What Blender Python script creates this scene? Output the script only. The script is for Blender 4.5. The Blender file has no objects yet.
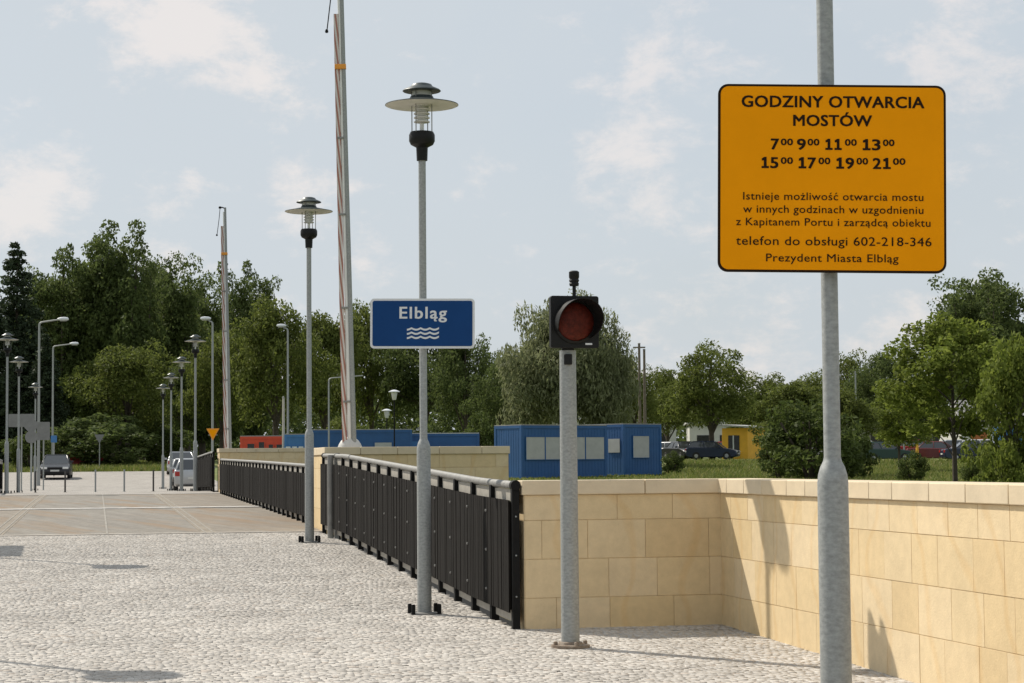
import bpy, bmesh, math, random
import numpy as np
from mathutils import Vector, Matrix, Euler

sc = bpy.context.scene
COL = sc.collection
R = math.radians

# ------------------------------------------------------------------ camera
F, W, H = 2050.0, 1024, 683
PITCH, ROLL = R(3.42), R(0.46)
cd = bpy.data.cameras.new('camera')
cam = bpy.data.objects.new('camera', cd)
COL.objects.link(cam)
sc.camera = cam
cd.sensor_width = 36.0
cd.lens = F / W * 36.0
cd.clip_start = 0.1
cd.clip_end = 20000
CAM_M = Matrix.Rotation(R(90) + PITCH, 4, 'X') @ Matrix.Rotation(-ROLL, 4, 'Z')
CAM_LOC = Vector((0, 0, 1.5))
cam.matrix_world = Matrix.Translation(CAM_LOC) @ CAM_M
cd.dof.use_dof = False

# ------------------------------------------------------------------ sun and sky
SUN_AZ = Vector((-0.765, 0.644))          # horizontal direction towards the sun
SUN_EL = R(44.5)
world = bpy.data.worlds.new('World')
sc.world = world
world.use_nodes = True
nt = world.node_tree
bg = nt.nodes['Background']
sky = nt.nodes.new('ShaderNodeTexSky')
sky.sky_type = 'NISHITA'
sky.sun_disc = False
sky.sun_elevation = SUN_EL
sky.sun_rotation = math.atan2(SUN_AZ.x, SUN_AZ.y)
sky.dust_density = 2.5
sky.air_density = 1.0


def wn(t, **k):
    n = nt.nodes.new(t)
    for a, b in k.items():
        setattr(n, a, b)
    return n


CLOUD = 5.9            # brightness of sunlit cloud relative to the sky strength below
SKY_STRENGTH = 0.10
tc = wn('ShaderNodeTexCoord')
mp = wn('ShaderNodeMapping')
mp.inputs['Scale'].default_value = (1.0, 1.0, 1.7)
mp.inputs['Location'].default_value = (3.1, 0.2, 0.35)
nt.links.new(tc.outputs['Generated'], mp.inputs['Vector'])
n1 = wn('ShaderNodeTexNoise')
n1.inputs['Scale'].default_value = 4.2
n1.inputs['Detail'].default_value = 9
n1.inputs['Roughness'].default_value = 0.56
n1.inputs['Distortion'].default_value = 0.25
nt.links.new(mp.outputs[0], n1.inputs['Vector'])
veil = wn('ShaderNodeMapRange')                       # thin veil: how much blue is left
veil.inputs['From Min'].default_value = 0.33
veil.inputs['From Max'].default_value = 0.62
veil.inputs['To Min'].default_value = 0.78
veil.inputs['To Max'].default_value = 0.97
nt.links.new(n1.outputs['Fac'], veil.inputs['Value'])
n2 = wn('ShaderNodeTexNoise')
n2.inputs['Scale'].default_value = 21.0
n2.inputs['Detail'].default_value = 10
n2.inputs['Roughness'].default_value = 0.66
n2.inputs['Distortion'].default_value = 0.15
nt.links.new(mp.outputs[0], n2.inputs['Vector'])
puff = wn('ShaderNodeMapRange')                       # brighter heaped cloud tops
puff.interpolation_type = 'SMOOTHSTEP'
puff.inputs['From Min'].default_value = 0.575
puff.inputs['From Max'].default_value = 0.80
# cloud banks: (compass bearing in degrees from +Y, elevation, angular radius in degrees, weight)
BANKS = [(-6, 1.0, 8.0, .55), (6, 1.0, 8.5, .6), (14, 1.5, 7, .6), (3.6, 8.8, 3.0, 1.0), (5.0, 11.0, 2.2, .8), (-9.4, 12.2, 3.2, 1.0), (-7.2, 10.2, 2.2, .6), (-13.4, 7.6, 2.2, .9), (13.0, 10.8, 3.2, 1.0), (12.6, 8.0, 2.0, .7),
         (-6.2, 7.2, 2.4, .8), (12.0, 13.8, 2.6, .7), (-1.0, 5.4, 3.0, .45), (26, 11, 7, 1), (-27, 12, 8, 1), (40, 20, 10, 1), (-45, 22, 11, 1), (5, 30, 12, .9), (100, 25, 18, 1), (180, 25, 20, 1), (-110, 25, 18, 1)]
acc = None
for az, el, rad, wgt in BANKS:
    a_, e_ = R(az), R(el)
    dn = wn('ShaderNodeVectorMath', operation='DISTANCE')
    dn.inputs[1].default_value = (math.sin(a_) * math.cos(e_), math.cos(a_) * math.cos(e_), math.sin(e_))
    nt.links.new(tc.outputs['Generated'], dn.inputs[0])
    mr_ = wn('ShaderNodeMapRange')
    mr_.interpolation_type = 'SMOOTHSTEP'
    mr_.inputs['From Min'].default_value = R(rad) * 1.25
    mr_.inputs['From Max'].default_value = 0
    mr_.inputs['To Max'].default_value = wgt
    nt.links.new(dn.outputs['Value'], mr_.inputs['Value'])
    if acc is None:
        acc = mr_.outputs[0]
    else:
        ad_ = wn('ShaderNodeMath', operation='MAXIMUM')
        nt.links.new(acc, ad_.inputs[0])
        nt.links.new(mr_.outputs[0], ad_.inputs[1])
        acc = ad_.outputs[0]
bank = wn('ShaderNodeMath', operation='MULTIPLY_ADD')
bank.inputs[1].default_value = .26
nt.links.new(acc, bank.inputs[0])
nt.links.new(n2.outputs['Fac'], bank.inputs[2])
nt.links.new(bank.outputs[0], puff.inputs['Value'])
cc = wn('ShaderNodeMixRGB')
cc.inputs[1].default_value = (CLOUD * 0.905, CLOUD * 0.985, CLOUD * 1.055, 1)
cc.inputs[2].default_value = (CLOUD * 1.21, CLOUD * 1.16, CLOUD * 1.14, 1)
nt.links.new(puff.outputs[0], cc.inputs[0])
mx = wn('ShaderNodeMixRGB')
nt.links.new(veil.outputs[0], mx.inputs[0])
nt.links.new(sky.outputs[0], mx.inputs[1])
nt.links.new(cc.outputs[0], mx.inputs[2])
nt.links.new(mx.outputs[0], bg.inputs['Color'])
bg.inputs['Strength'].default_value = SKY_STRENGTH

sd = bpy.data.lights.new('sun', 'SUN')
sd.energy = 4.1
sd.angle = R(0.55)
sd.color = (1.0, 0.93, 0.82)
sun = bpy.data.objects.new('sun', sd)
COL.objects.link(sun)
sdir = Vector((-SUN_AZ.x * math.cos(SUN_EL), -SUN_AZ.y * math.cos(SUN_EL), -math.sin(SUN_EL)))
sun.rotation_euler = sdir.to_track_quat('-Z', 'Y').to_euler()

sc.view_settings.view_transform = 'Standard'
sc.view_settings.look = 'None'
sc.view_settings.exposure = 0.22
sc.view_settings.gamma = 1.0
sc.view_settings.use_curve_mapping = False
sc.render.engine = 'CYCLES'
sc.cycles.max_bounces = 6
sc.cycles.transparent_max_bounces = 8
sc.cycles.use_denoising = True

# ------------------------------------------------------------------ frame: s along the bridge, t to its right
AX = math.atan(415 / F)
U = Vector((-math.sin(AX), math.cos(AX)))
V = Vector((math.cos(AX), math.sin(AX)))


def P(s, t, z=0.0):
    return Vector((U.x * s + V.x * t, U.y * s + V.y * t, z))


def ST(x, y):
    return U.x * x + U.y * y, V.x * x + V.y * y


def ray(px, py):
    return (CAM_M.to_3x3() @ Vector(((px - W / 2) / F, -(py - H / 2) / F, -1))).normalized()


def at(px, py, Y):
    d = ray(px, py)
    return CAM_LOC + d * (Y / d.y)


def at_s(px, s, py=470):
    """ground spot at distance s along the bridge under column px"""
    d = ray(px, py)
    k = s / (U.x * d.x + U.y * d.y)
    return CAM_LOC + d * k


def lerp(x, xs, ys):
    return float(np.interp(x, xs, ys))


def sm(x, a, b):
    x = min(1, max(0, (x - a) / (b - a)))
    return x * x * (3 - 2 * x)


RS = [-60, 0, 8.86, 14, 20.56, 32, 36, 51.5, 68, 71.5, 83, 95, 107, 118, 140, 165, 210, 400, 4000]
RZ = [-1.6, -.44, -.25, -.10, 0, .31, .345, .48, .60, .65, .52, .40, .36, .58, 1.2, 1.7, 2.0, 3, 3]


def zr(s):
    return lerp(s, RS, RZ)


def G(s, t):
    """terrain height"""
    if s < 38.7:
        z = zr(s) - 0.45
        if t > 3.6:
            z = z - (sm(t, 3.6, 4.2)) * (1.4 + zr(s) - 0.0)
        if t < -14:
            z = z + 0.3
        return z
    if s < 66.5:
        return -3.2
    corr = zr(s) - 0.03
    rt = lerp(s, [66, 85, 100, 120, 150, 200, 400, 4000], [.38, .46, .53, .84, 1.68, 2.0, 3, 3])
    lt = lerp(s, [66, 100, 118, 140, 165, 200, 400, 4000], [.5, .55, .85, 1.5, 1.8, 2.0, 3, 3])
    z = corr + (rt - corr) * sm(t, 7.5, 14) + (lt - corr) * sm(-t, 8.5, 13)
    return z


# ------------------------------------------------------------------ materials
def nodes_of(m):
    m.use_nodes = True
    return m.node_tree, m.node_tree.nodes['Principled BSDF']


def mat(name, col, rough=.6, metal=0., var=.12, scale=6., bump=0., bscale=40., col2=None, spec=.5, detail=5, stretch=None):
    m = bpy.data.materials.new(name)
    t, b = nodes_of(m)
    b.inputs['Roughness'].default_value = rough
    b.inputs['Metallic'].default_value = metal
    b.inputs['Specular IOR Level'].default_value = spec
    tcn = t.nodes.new('ShaderNodeTexCoord')
    src = tcn.outputs['Object']
    if stretch:
        mpn = t.nodes.new('ShaderNodeMapping')
        mpn.inputs['Scale'].default_value = stretch
        t.links.new(src, mpn.inputs['Vector'])
        src = mpn.outputs[0]
    n = t.nodes.new('ShaderNodeTexNoise')
    n.inputs['Scale'].default_value = scale
    n.inputs['Detail'].default_value = detail
    n.inputs['Roughness'].default_value = .62
    t.links.new(src, n.inputs['Vector'])
    r = t.nodes.new('ShaderNodeValToRGB')
    c2 = col2 or tuple(min(1, c * (1 + var)) for c in col)
    c1 = col if col2 else tuple(c * (1 - var) for c in col)
    r.color_ramp.elements[0].position = .32
    r.color_ramp.elements[1].position = .68
    r.color_ramp.elements[0].color = (*c1, 1)
    r.color_ramp.elements[1].color = (*c2, 1)
    t.links.new(n.outputs['Fac'], r.inputs[0])
    t.links.new(r.outputs[0], b.inputs['Base Color'])
    if bump:
        n2_ = t.nodes.new('ShaderNodeTexNoise')
        n2_.inputs['Scale'].default_value = bscale
        n2_.inputs['Detail'].default_value = 4
        t.links.new(src, n2_.inputs['Vector'])
        bp = t.nodes.new('ShaderNodeBump')
        bp.inputs['Strength'].default_value = bump
        bp.inputs['Distance'].default_value = .01
        t.links.new(n2_.outputs['Fac'], bp.inputs['Height'])
        t.links.new(bp.outputs[0], b.inputs['Normal'])
    return m


def island_mat(name, stops, rough=.8, noise_amt=.25, nscale=30, bump=.3, bscale=60, transl=0., spec=.3, broad=None):
    """colour differs per separate piece (sett, block, leaf)"""
    m = bpy.data.materials.new(name)
    t, b = nodes_of(m)
    b.inputs['Roughness'].default_value = rough
    b.inputs['Specular IOR Level'].default_value = spec
    g = t.nodes.new('ShaderNodeNewGeometry')
    r = t.nodes.new('ShaderNodeValToRGB')
    while len(r.color_ramp.elements) < len(stops):
        r.color_ramp.elements.new(.5)
    for e, (p, c) in zip(r.color_ramp.elements, stops):
        e.position = p
        e.color = (*c, 1)
    t.links.new(g.outputs['Random Per Island'], r.inputs[0])
    tcn = t.nodes.new('ShaderNodeTexCoord')
    n = t.nodes.new('ShaderNodeTexNoise')
    n.inputs['Scale'].default_value = nscale
    n.inputs['Detail'].default_value = 6
    n.inputs['Roughness'].default_value = .65
    t.links.new(tcn.outputs['Object'], n.inputs['Vector'])
    mr = t.nodes.new('ShaderNodeMapRange')
    mr.inputs['From Min'].default_value = .3
    mr.inputs['From Max'].default_value = .7
    mr.inputs['To Min'].default_value = 1 - noise_amt
    mr.inputs['To Max'].default_value = 1 + noise_amt
    t.links.new(n.outputs['Fac'], mr.inputs['Value'])
    mul = t.nodes.new('ShaderNodeMixRGB')
    mul.blend_type = 'MULTIPLY'
    mul.inputs[0].default_value = 1
    t.links.new(r.outputs[0], mul.inputs[1])
    t.links.new(mr.outputs[0], mul.inputs[2])
    if broad:                                   # large worn / dusty patches
        nb_ = t.nodes.new('ShaderNodeTexNoise')
        nb_.inputs['Scale'].default_value = broad[0]
        nb_.inputs['Detail'].default_value = 5
        t.links.new(tcn.outputs['Object'], nb_.inputs['Vector'])
        mb_ = t.nodes.new('ShaderNodeMapRange')
        mb_.inputs['From Min'].default_value = .35
        mb_.inputs['From Max'].default_value = .65
        mb_.inputs['To Min'].default_value = 1 - broad[1]
        mb_.inputs['To Max'].default_value = 1 + broad[1]
        t.links.new(nb_.outputs['Fac'], mb_.inputs['Value'])
        mul2 = t.nodes.new('ShaderNodeMixRGB')
        mul2.blend_type = 'MULTIPLY'
        mul2.inputs[0].default_value = 1
        t.links.new(mul.outputs[0], mul2.inputs[1])
        t.links.new(mb_.outputs[0], mul2.inputs[2])
        mul = mul2
    t.links.new(mul.outputs[0], b.inputs['Base Color'])
    if bump:
        n3 = t.nodes.new('ShaderNodeTexNoise')
        n3.inputs['Scale'].default_value = bscale
        n3.inputs['Detail'].default_value = 5
        t.links.new(tcn.outputs['Object'], n3.inputs['Vector'])
        bp = t.nodes.new('ShaderNodeBump')
        bp.inputs['Strength'].default_value = bump
        bp.inputs['Distance'].default_value = .01
        t.links.new(n3.outputs['Fac'], bp.inputs['Height'])
        t.links.new(bp.outputs[0], b.inputs['Normal'])
    if transl:
        tr = t.nodes.new('ShaderNodeBsdfTranslucent')
        t.links.new(mul.outputs[0], tr.inputs['Color'])
        ms = t.nodes.new('ShaderNodeMixShader')
        ms.inputs[0].default_value = transl
        t.links.new(b.outputs[0], ms.inputs[1])
        t.links.new(tr.outputs[0], ms.inputs[2])
        t.links.new(ms.outputs[0], t.nodes['Material Output'].inputs['Surface'])
    return m


M = {}
M['galv'] = mat('galvanised_steel', (.30, .312, .305), .55, .3, .20, 30, .12, 300, spec=.4, stretch=(1, 1, 1.8))
M['galv_dull'] = mat('weathered_galvanised', (.235, .232, .22), .6, .2, .15, 9, .1, 200)
M['black'] = mat('black_paint', (.007, .007, .007), .7, 0, .3, 8, .1, 90, spec=.2)
M['panel'] = mat('charcoal_panel', (.0085, .0072, .006), .85, 0, .5, 3, .15, 60, stretch=(6, 6, 1), spec=.12)
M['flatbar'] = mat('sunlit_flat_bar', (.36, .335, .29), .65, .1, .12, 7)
M['blackplastic'] = mat('black_plastic', (.007, .007, .007), .5, 0, .2, 10, spec=.25)
M['lampdark'] = mat('dark_green_grey_enamel', (.055, .068, .068), .4, .2, .15, 8)
M['lampwhite'] = mat('cream_enamel', (.58, .57, .53), .5, 0, .06, 8)
M['lampglass'] = mat('pale_lamp_glass', (.6, .6, .58), .3, 0, .05, 8)
M['signblue'] = mat('blue_sign_face', (.008, .048, .165), .5, 0, .06, 4, spec=.1)
M['signyellow'] = mat('amber_sign_face', (.88, .325, .003), .6, 0, .04, 3, spec=.04)
M['signblack'] = mat('black_sign_ink', (.020, .011, .006), .6, 0, .05, 8, spec=.08)
M['signwhite'] = mat('white_sign_face', (.62, .64, .66), .4, 0, .04, 8)
M['signback'] = mat('grey_sign_back', (.20, .20, .20), .6, .1, .1, 5)
M['rust'] = mat('rusty_steel', (.16, .11, .075), .75, .1, .35, 20, .3, 80, col2=(.30, .25, .2))
M['redlens'] = mat('unlit_red_lens', (.085, .014, .008), .35, 0, .4, 26, .5, 160, spec=.15)
M['white'] = mat('white_paint', (.74, .74, .72), .45, 0, .06, 3)
M['offwhite'] = mat('dirty_white_paint', (.55, .54, .51), .6, 0, .12, 3)
M['orange'] = mat('orange_paint', (.75, .30, .03), .5, 0, .08, 8)
M['yellowwall'] = mat('yellow_wall', (.74, .40, .035), .7, 0, .08, 2)
M['darkwin'] = mat('dark_opening', (.02, .021, .023), .25, 0, .2, 3)
M['glass'] = mat('car_glass', (.045, .05, .055), .08, 0, .1, 3, spec=.9)
M['tyre'] = mat('tyre_rubber', (.018, .018, .018), .85, 0, .2, 20)
M['rim'] = mat('alloy_rim', (.4, .4, .41), .35, .7, .1, 10)
M['headlight'] = mat('headlight_glass', (.68, .68, .66), .12, 0, .05, 8, spec=.8)
M['taillight'] = mat('tail_light', (.35, .02, .015), .25, 0, .1, 8)
M['bluewall'] = mat('blue_container_paint', (.017, .085, .235), .55, 0, .10, 1.2, .05, 30)
M['bluelight'] = mat('mid_blue_paint', (.045, .165, .38), .55, 0, .10, 1.5)
M['redwall'] = mat('red_container_paint', (.58, .065, .022), .55, 0, .12, 1.2)
M['panelgrey'] = mat('grey_white_panel', (.40, .40, .385), .6, 0, .08, 2)
M['roofgrey'] = mat('grey_roof_sheet', (.30, .29, .27), .7, 0, .15, 1)
M['plaster'] = mat('pale_plaster', (.58, .57, .53), .8, 0, .08, 1)
M['doororange'] = mat('orange_brown_door', (.42, .13, .035), .6, 0, .1, 4)
M['bark'] = mat('bark', (.075, .06, .045), .9, 0, .3, 6, .6, 20)
M['wood'] = mat('weathered_wood_pole', (.16, .13, .10), .85, 0, .25, 6)
M['cabin'] = mat('cabin_cladding', (.45, .42, .36), .6, 0, .1, 2)
M['concrete'] = mat('concrete', (.34, .32, .29), .85, 0, .18, 3, .2, 40)
M['plate'] = mat('number_plate', (.55, .55, .52), .5, 0, .1, 30)

M['setts'] = island_mat('granite_setts', [(0, (.41, .380, .342)), (.2, (.475, .443, .402)), (.65, (.515, .482, .44)), (.92, (.56, .53, .488)), (1, (.44, .38, .325))],
                        .9, .24, 130, .25, 220, spec=.12, broad=(.8, .09))
M['sand'] = mat('joint_sand', (.11, .098, .083), .95, 0, .25, 40, .5, 120)
M['stone'] = island_mat('sandstone_blocks', broad=(1.6, .045), stops= [(0, (.63, .48, .275)), (.25, (.655, .51, .30)), (.5, (.67, .53, .325)), (.75, (.69, .555, .36)), (1, (.635, .485, .27))],
                        rough=.82, noise_amt=.07, nscale=9, bump=.25, bscale=70)
M['mortar'] = mat('wall_mortar', (.60, .475, .30), .95, 0, .12, 20)
M['coping'] = island_mat('coping_stone', [(0, (.60, .50, .35)), (.5, (.65, .545, .39)), (1, (.62, .50, .33))], .8, .10, 3, .15, 50)
# faint sandstone veins
for key in ('stone',):
    t_ = M[key].node_tree
    b_ = t_.nodes['Principled BSDF']
    src_ = b_.inputs['Base Color'].links[0].from_socket
    wv = t_.nodes.new('ShaderNodeTexWave')
    wv.inputs['Scale'].default_value = .55
    wv.inputs['Distortion'].default_value = 14
    wv.inputs['Detail'].default_value = 3
    wv.inputs['Detail Scale'].default_value = .7
    tc_ = t_.nodes.new('ShaderNodeTexCoord')
    t_.links.new(tc_.outputs['Object'], wv.inputs['Vector'])
    rp = t_.nodes.new('ShaderNodeValToRGB')
    rp.color_ramp.elements[0].position = .92
    rp.color_ramp.elements[0].color = (1, 1, 1, 1)
    rp.color_ramp.elements[1].position = 1
    rp.color_ramp.elements[1].color = (.93, .80, .62, 1)
    t_.links.new(wv.outputs['Fac'], rp.inputs[0])
    mm = t_.nodes.new('ShaderNodeMixRGB')
    mm.blend_type = 'MULTIPLY'
    mm.inputs[0].default_value = .35
    t_.links.new(src_, mm.inputs[1])
    t_.links.new(rp.outputs[0], mm.inputs[2])
    t_.links.new(mm.outputs[0], b_.inputs['Base Color'])


def leafmat(name, a, b, c, tr=.42):
    return island_mat(name, [(0, a), (.5, b), (1, c)], .68, .30, .28, 0, 1, tr, spec=.15)


M['leaf_dark'] = leafmat('dark_leaves', (.066, .092, .029), (.097, .128, .039), (.138, .170, .055), .48)
M['leaf_mid'] = leafmat('mid_green_leaves', (.085, .108, .024), (.125, .152, .034), (.175, .20, .05), .46)
M['leaf_bright'] = leafmat('bright_leaves', (.12, .155, .025), (.17, .215, .036), (.235, .275, .058), .48)
M['leaf_willow'] = leafmat('willow_leaves', (.145, .166, .076), (.20, .22, .108), (.265, .28, .152), .46)
M['leaf_spruce'] = leafmat('spruce_needles', (.031, .046, .025), (.047, .066, .034), (.068, .092, .047), .28)
M['leaf_bush'] = leafmat('bush_leaves', (.055, .075, .019), (.082, .112, .027), (.12, .152, .042))
M['grass'] = island_mat('grass_blades', [(0, (.09, .125, .025)), (.4, (.14, .18, .035)), (.75, (.21, .225, .055)), (1, (.30, .26, .11))], .7, .2, .4, 0, 1, .35)


# ------------------------------------------------------------------ mesh builder
class MB:
    def __init__(self):
        self.v = []
        self.f = []

    def add(self, verts, faces):
        o = len(self.v)
        self.v += [tuple(p) for p in verts]
        self.f += [tuple(i + o for i in f) for f in faces]
        return self

    def box(self, x0, x1, y0, y1, z0, z1):
        return self.add([(x0, y0, z0), (x1, y0, z0), (x1, y1, z0), (x0, y1, z0), (x0, y0, z1), (x1, y0, z1), (x1, y1, z1), (x0, y1, z1)],
                        [(0, 3, 2, 1), (4, 5, 6, 7), (0, 1, 5, 4), (1, 2, 6, 5), (2, 3, 7, 6), (3, 0, 4, 7)])

    def lathe(self, prof, n=20, cx=0, cy=0):
        """prof: list of (r, z); closed at the ends when r>0"""
        vs, fs = [], []
        for r, z in prof:
            for k in range(n):
                a = 2 * math.pi * k / n
                vs.append((cx + r * math.cos(a), cy + r * math.sin(a), z))
        for i in range(len(prof) - 1):
            for k in range(n):
                a, b = i * n + k, i * n + (k + 1) % n
                fs.append((a, b, b + n, a + n))
        if prof[0][0] > 1e-6:
            fs.append(tuple(reversed(range(n))))
        if prof[-1][0] > 1e-6:
            fs.append(tuple(range((len(prof) - 1) * n, len(prof) * n)))
        return self.add(vs, fs)

    def tube(self, pts, rad, n=10):
        pts = [Vector(p) for p in pts]
        if not isinstance(rad, (list, tuple)):
            rad = [rad] * len(pts)
        vs, fs = [], []
        up = None
        for i, p in enumerate(pts):
            d = (pts[min(i + 1, len(pts) - 1)] - pts[max(i - 1, 0)]).normalized()
            if up is None:
                up = Vector((0, 0, 1)) if abs(d.z) < .9 else Vector((1, 0, 0))
            a = d.cross(up).normalized()
            b = a.cross(d).normalized()
            up = b
            for k in range(n):
                th = 2 * math.pi * k / n
                vs.append(p + (a * math.cos(th) + b * math.sin(th)) * rad[i])
        for i in range(len(pts) - 1):
            for k in range(n):
                q, w = i * n + k, i * n + (k + 1) % n
                fs.append((q, q + n, w + n, w))
        fs.append(tuple(range(n)))
        fs.append(tuple(reversed(range((len(pts) - 1) * n, len(pts) * n))))
        return self.add(vs, fs)

    def prism(self, poly, x0, x1, axis='x'):
        """poly (a,b) extruded along an axis: x -> (y,z), y -> (x,z), z -> (x,y)"""
        n = len(poly)

        def mk(c, a, b):
            return {'x': (c, a, b), 'y': (a, c, b), 'z': (a, b, c)}[axis]
        vs = [mk(x0, a, b) for a, b in poly] + [mk(x1, a, b) for a, b in poly]
        fs = [tuple(reversed(range(n))), tuple(range(n, 2 * n))]
        fs += [(i, (i + 1) % n, (i + 1) % n + n, i + n) for i in range(n)]
        return self.add(vs, fs)

    def mesh(self, name, m, sharp=35):
        me = bpy.data.meshes.new(name)
        me.from_pydata(self.v, [], self.f)
        bm = bmesh.new()
        bm.from_mesh(me)
        bmesh.ops.recalc_face_normals(bm, faces=bm.faces)
        bm.to_mesh(me)
        bm.free()
        me.polygons.foreach_set('use_smooth', [True] * len(me.polygons))
        me.set_sharp_from_angle(angle=R(sharp))
        if m is not None:
            me.materials.append(m)
        return me

    def build(self, name, m, parent=None, bevel=0, sharp=35, loc=None):
        o = bpy.data.objects.new(name, self.mesh(name, m, sharp))
        COL.objects.link(o)
        if parent is not None:
            o.parent = parent
        if loc is not None:
            o.location = loc
        if bevel:
            bv = o.modifiers.new('bevel', 'BEVEL')
            bv.width = bevel
            bv.segments = 2
            bv.limit_method = 'ANGLE'
            bv.angle_limit = R(40)
        return o


def tag(o, label=None, cat=None, group=None, kind=None):
    if label:
        o['label'] = label
    if cat:
        o['category'] = cat
    if group:
        o['group'] = group
    if kind:
        o['kind'] = kind
    return o


def thing(name, label, cat, loc=(0, 0, 0), rz=0., group=None):
    o = bpy.data.objects.new(name, None)
    o.empty_display_size = .3
    COL.objects.link(o)
    o.location = loc
    o.rotation_euler = (0, 0, rz)
    return tag(o, label, cat, group)


def copy_tree(o, parent=None):
    c = o.copy()
    COL.objects.link(c)
    c.parent = parent
    for ch in list(o.children):
        copy_tree(ch, c)
    return c


def rounded(w, h, r, n=6):
    """rounded rectangle outline centred on 0"""
    out = []
    for cx, cy, a0 in ((w / 2 - r, h / 2 - r, 0), (-w / 2 + r, h / 2 - r, 90), (-w / 2 + r, -h / 2 + r, 180), (w / 2 - r, -h / 2 + r, 270)):
        for k in range(n + 1):
            a = R(a0 + 90 * k / n)
            out.append((cx + r * math.cos(a), cy + r * math.sin(a)))
    return out


def np_mesh(name, verts, faces, m, smooth=False):
    """verts (n,3) array, faces (k,4) array"""
    me = bpy.data.meshes.new(name)
    nv, nf, w = len(verts), len(faces), faces.shape[1]
    me.vertices.add(nv)
    me.vertices.foreach_set('co', np.ascontiguousarray(verts, dtype=np.float32).ravel())
    me.loops.add(nf * w)
    me.loops.foreach_set('vertex_index', np.ascontiguousarray(faces, dtype=np.int32).ravel())
    me.polygons.add(nf)
    me.polygons.foreach_set('loop_start', np.arange(0, nf * w, w, dtype=np.int32))
    me.polygons.foreach_set('loop_total', np.full(nf, w, dtype=np.int32))
    if smooth:
        me.polygons.foreach_set('use_smooth', np.ones(nf, dtype=bool))
    me.update(calc_edges=True)
    me.validate()
    me.materials.append(m)
    return me


# ------------------------------------------------------------------ terrain, water, road, pavement
def grid_sheet(name, ss, ts, zf, m, kind='structure'):
    vs = [P(s, t, zf(s, t)) for s in ss for t in ts]
    nt_ = len(ts)
    fs = [(i * nt_ + j, i * nt_ + j + 1, (i + 1) * nt_ + j + 1, (i + 1) * nt_ + j) for i in range(len(ss) - 1) for j in range(nt_ - 1)]
    b = MB()
    b.add(vs, fs)
    o = b.build(name, m, sharp=60)
    return tag(o, kind=kind)


def ground_mat():
    m = bpy.data.materials.new('meadow_soil')
    t, b = nodes_of(m)
    b.inputs['Roughness'].default_value = .95
    tcn = t.nodes.new('ShaderNodeTexCoord')
    n = t.nodes.new('ShaderNodeTexNoise')
    n.inputs['Scale'].default_value = .22
    n.inputs['Detail'].default_value = 10
    n.inputs['Roughness'].default_value = .7
    t.links.new(tcn.outputs['Object'], n.inputs['Vector'])
    r = t.nodes.new('ShaderNodeValToRGB')
    for p, c in ((.3, (.075, .10, .022)), (.5, (.12, .15, .032)), (.62, (.165, .18, .045)), (.75, (.23, .19, .095))):
        e = r.color_ramp.elements.new(p)
        e.color = (*c, 1)
    r.color_ramp.elements.remove(r.color_ramp.elements[0])
    r.color_ramp.elements.remove(r.color_ramp.elements[-1])
    t.links.new(n.outputs['Fac'], r.inputs[0])
    t.links.new(r.outputs[0], b.inputs['Base Color'])
    n2_ = t.nodes.new('ShaderNodeTexNoise')
    n2_.inputs['Scale'].default_value = 5
    n2_.inputs['Detail'].default_value = 6
    t.links.new(tcn.outputs['Object'], n2_.inputs['Vector'])
    bp = t.nodes.new('ShaderNodeBump')
    bp.inputs['Strength'].default_value = .8
    bp.inputs['Distance'].default_value = .1
    t.links.new(n2_.outputs['Fac'], bp.inputs['Height'])
    t.links.new(bp.outputs[0], b.inputs['Normal'])
    return m


ss = sorted(set([-3000, -800, -200, -60, -30, 0, 8.86, 14, 20.56, 26, 32, 36, 38.3, 38.69, 38.75, 50, 60, 66.3, 66.55, 68, 71.5] +
                list(range(74, 220, 3)) + [230, 250, 300, 400, 700, 1500, 4000]))
ts = sorted(set([-3000, -1000, -300, -120, -60, -30, -20, -16, -13, -12, -11, -10, -9, -8.5, -8, -4, 0, 3.6, 3.8, 4.0, 4.2, 5, 6.5, 7.5, 8.5, 9.5, 10.5, 12, 14] +
                list(range(17, 90, 4)) + [100, 140, 300, 1000, 3000]))
terrain = grid_sheet('terrain', ss, ts, G, ground_mat())

wm = mat('river_water', (.03, .04, .035), .08, 0, .1, .5, .35, 1.2)
b = MB()
b.add([P(38.6, -1500, -1.9), P(38.6, 1500, -1.9), P(66.6, 1500, -1.9), P(66.6, -1500, -1.9)], [(0, 1, 2, 3)])
tag(b.build('river_water', wm), kind='structure')


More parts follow.
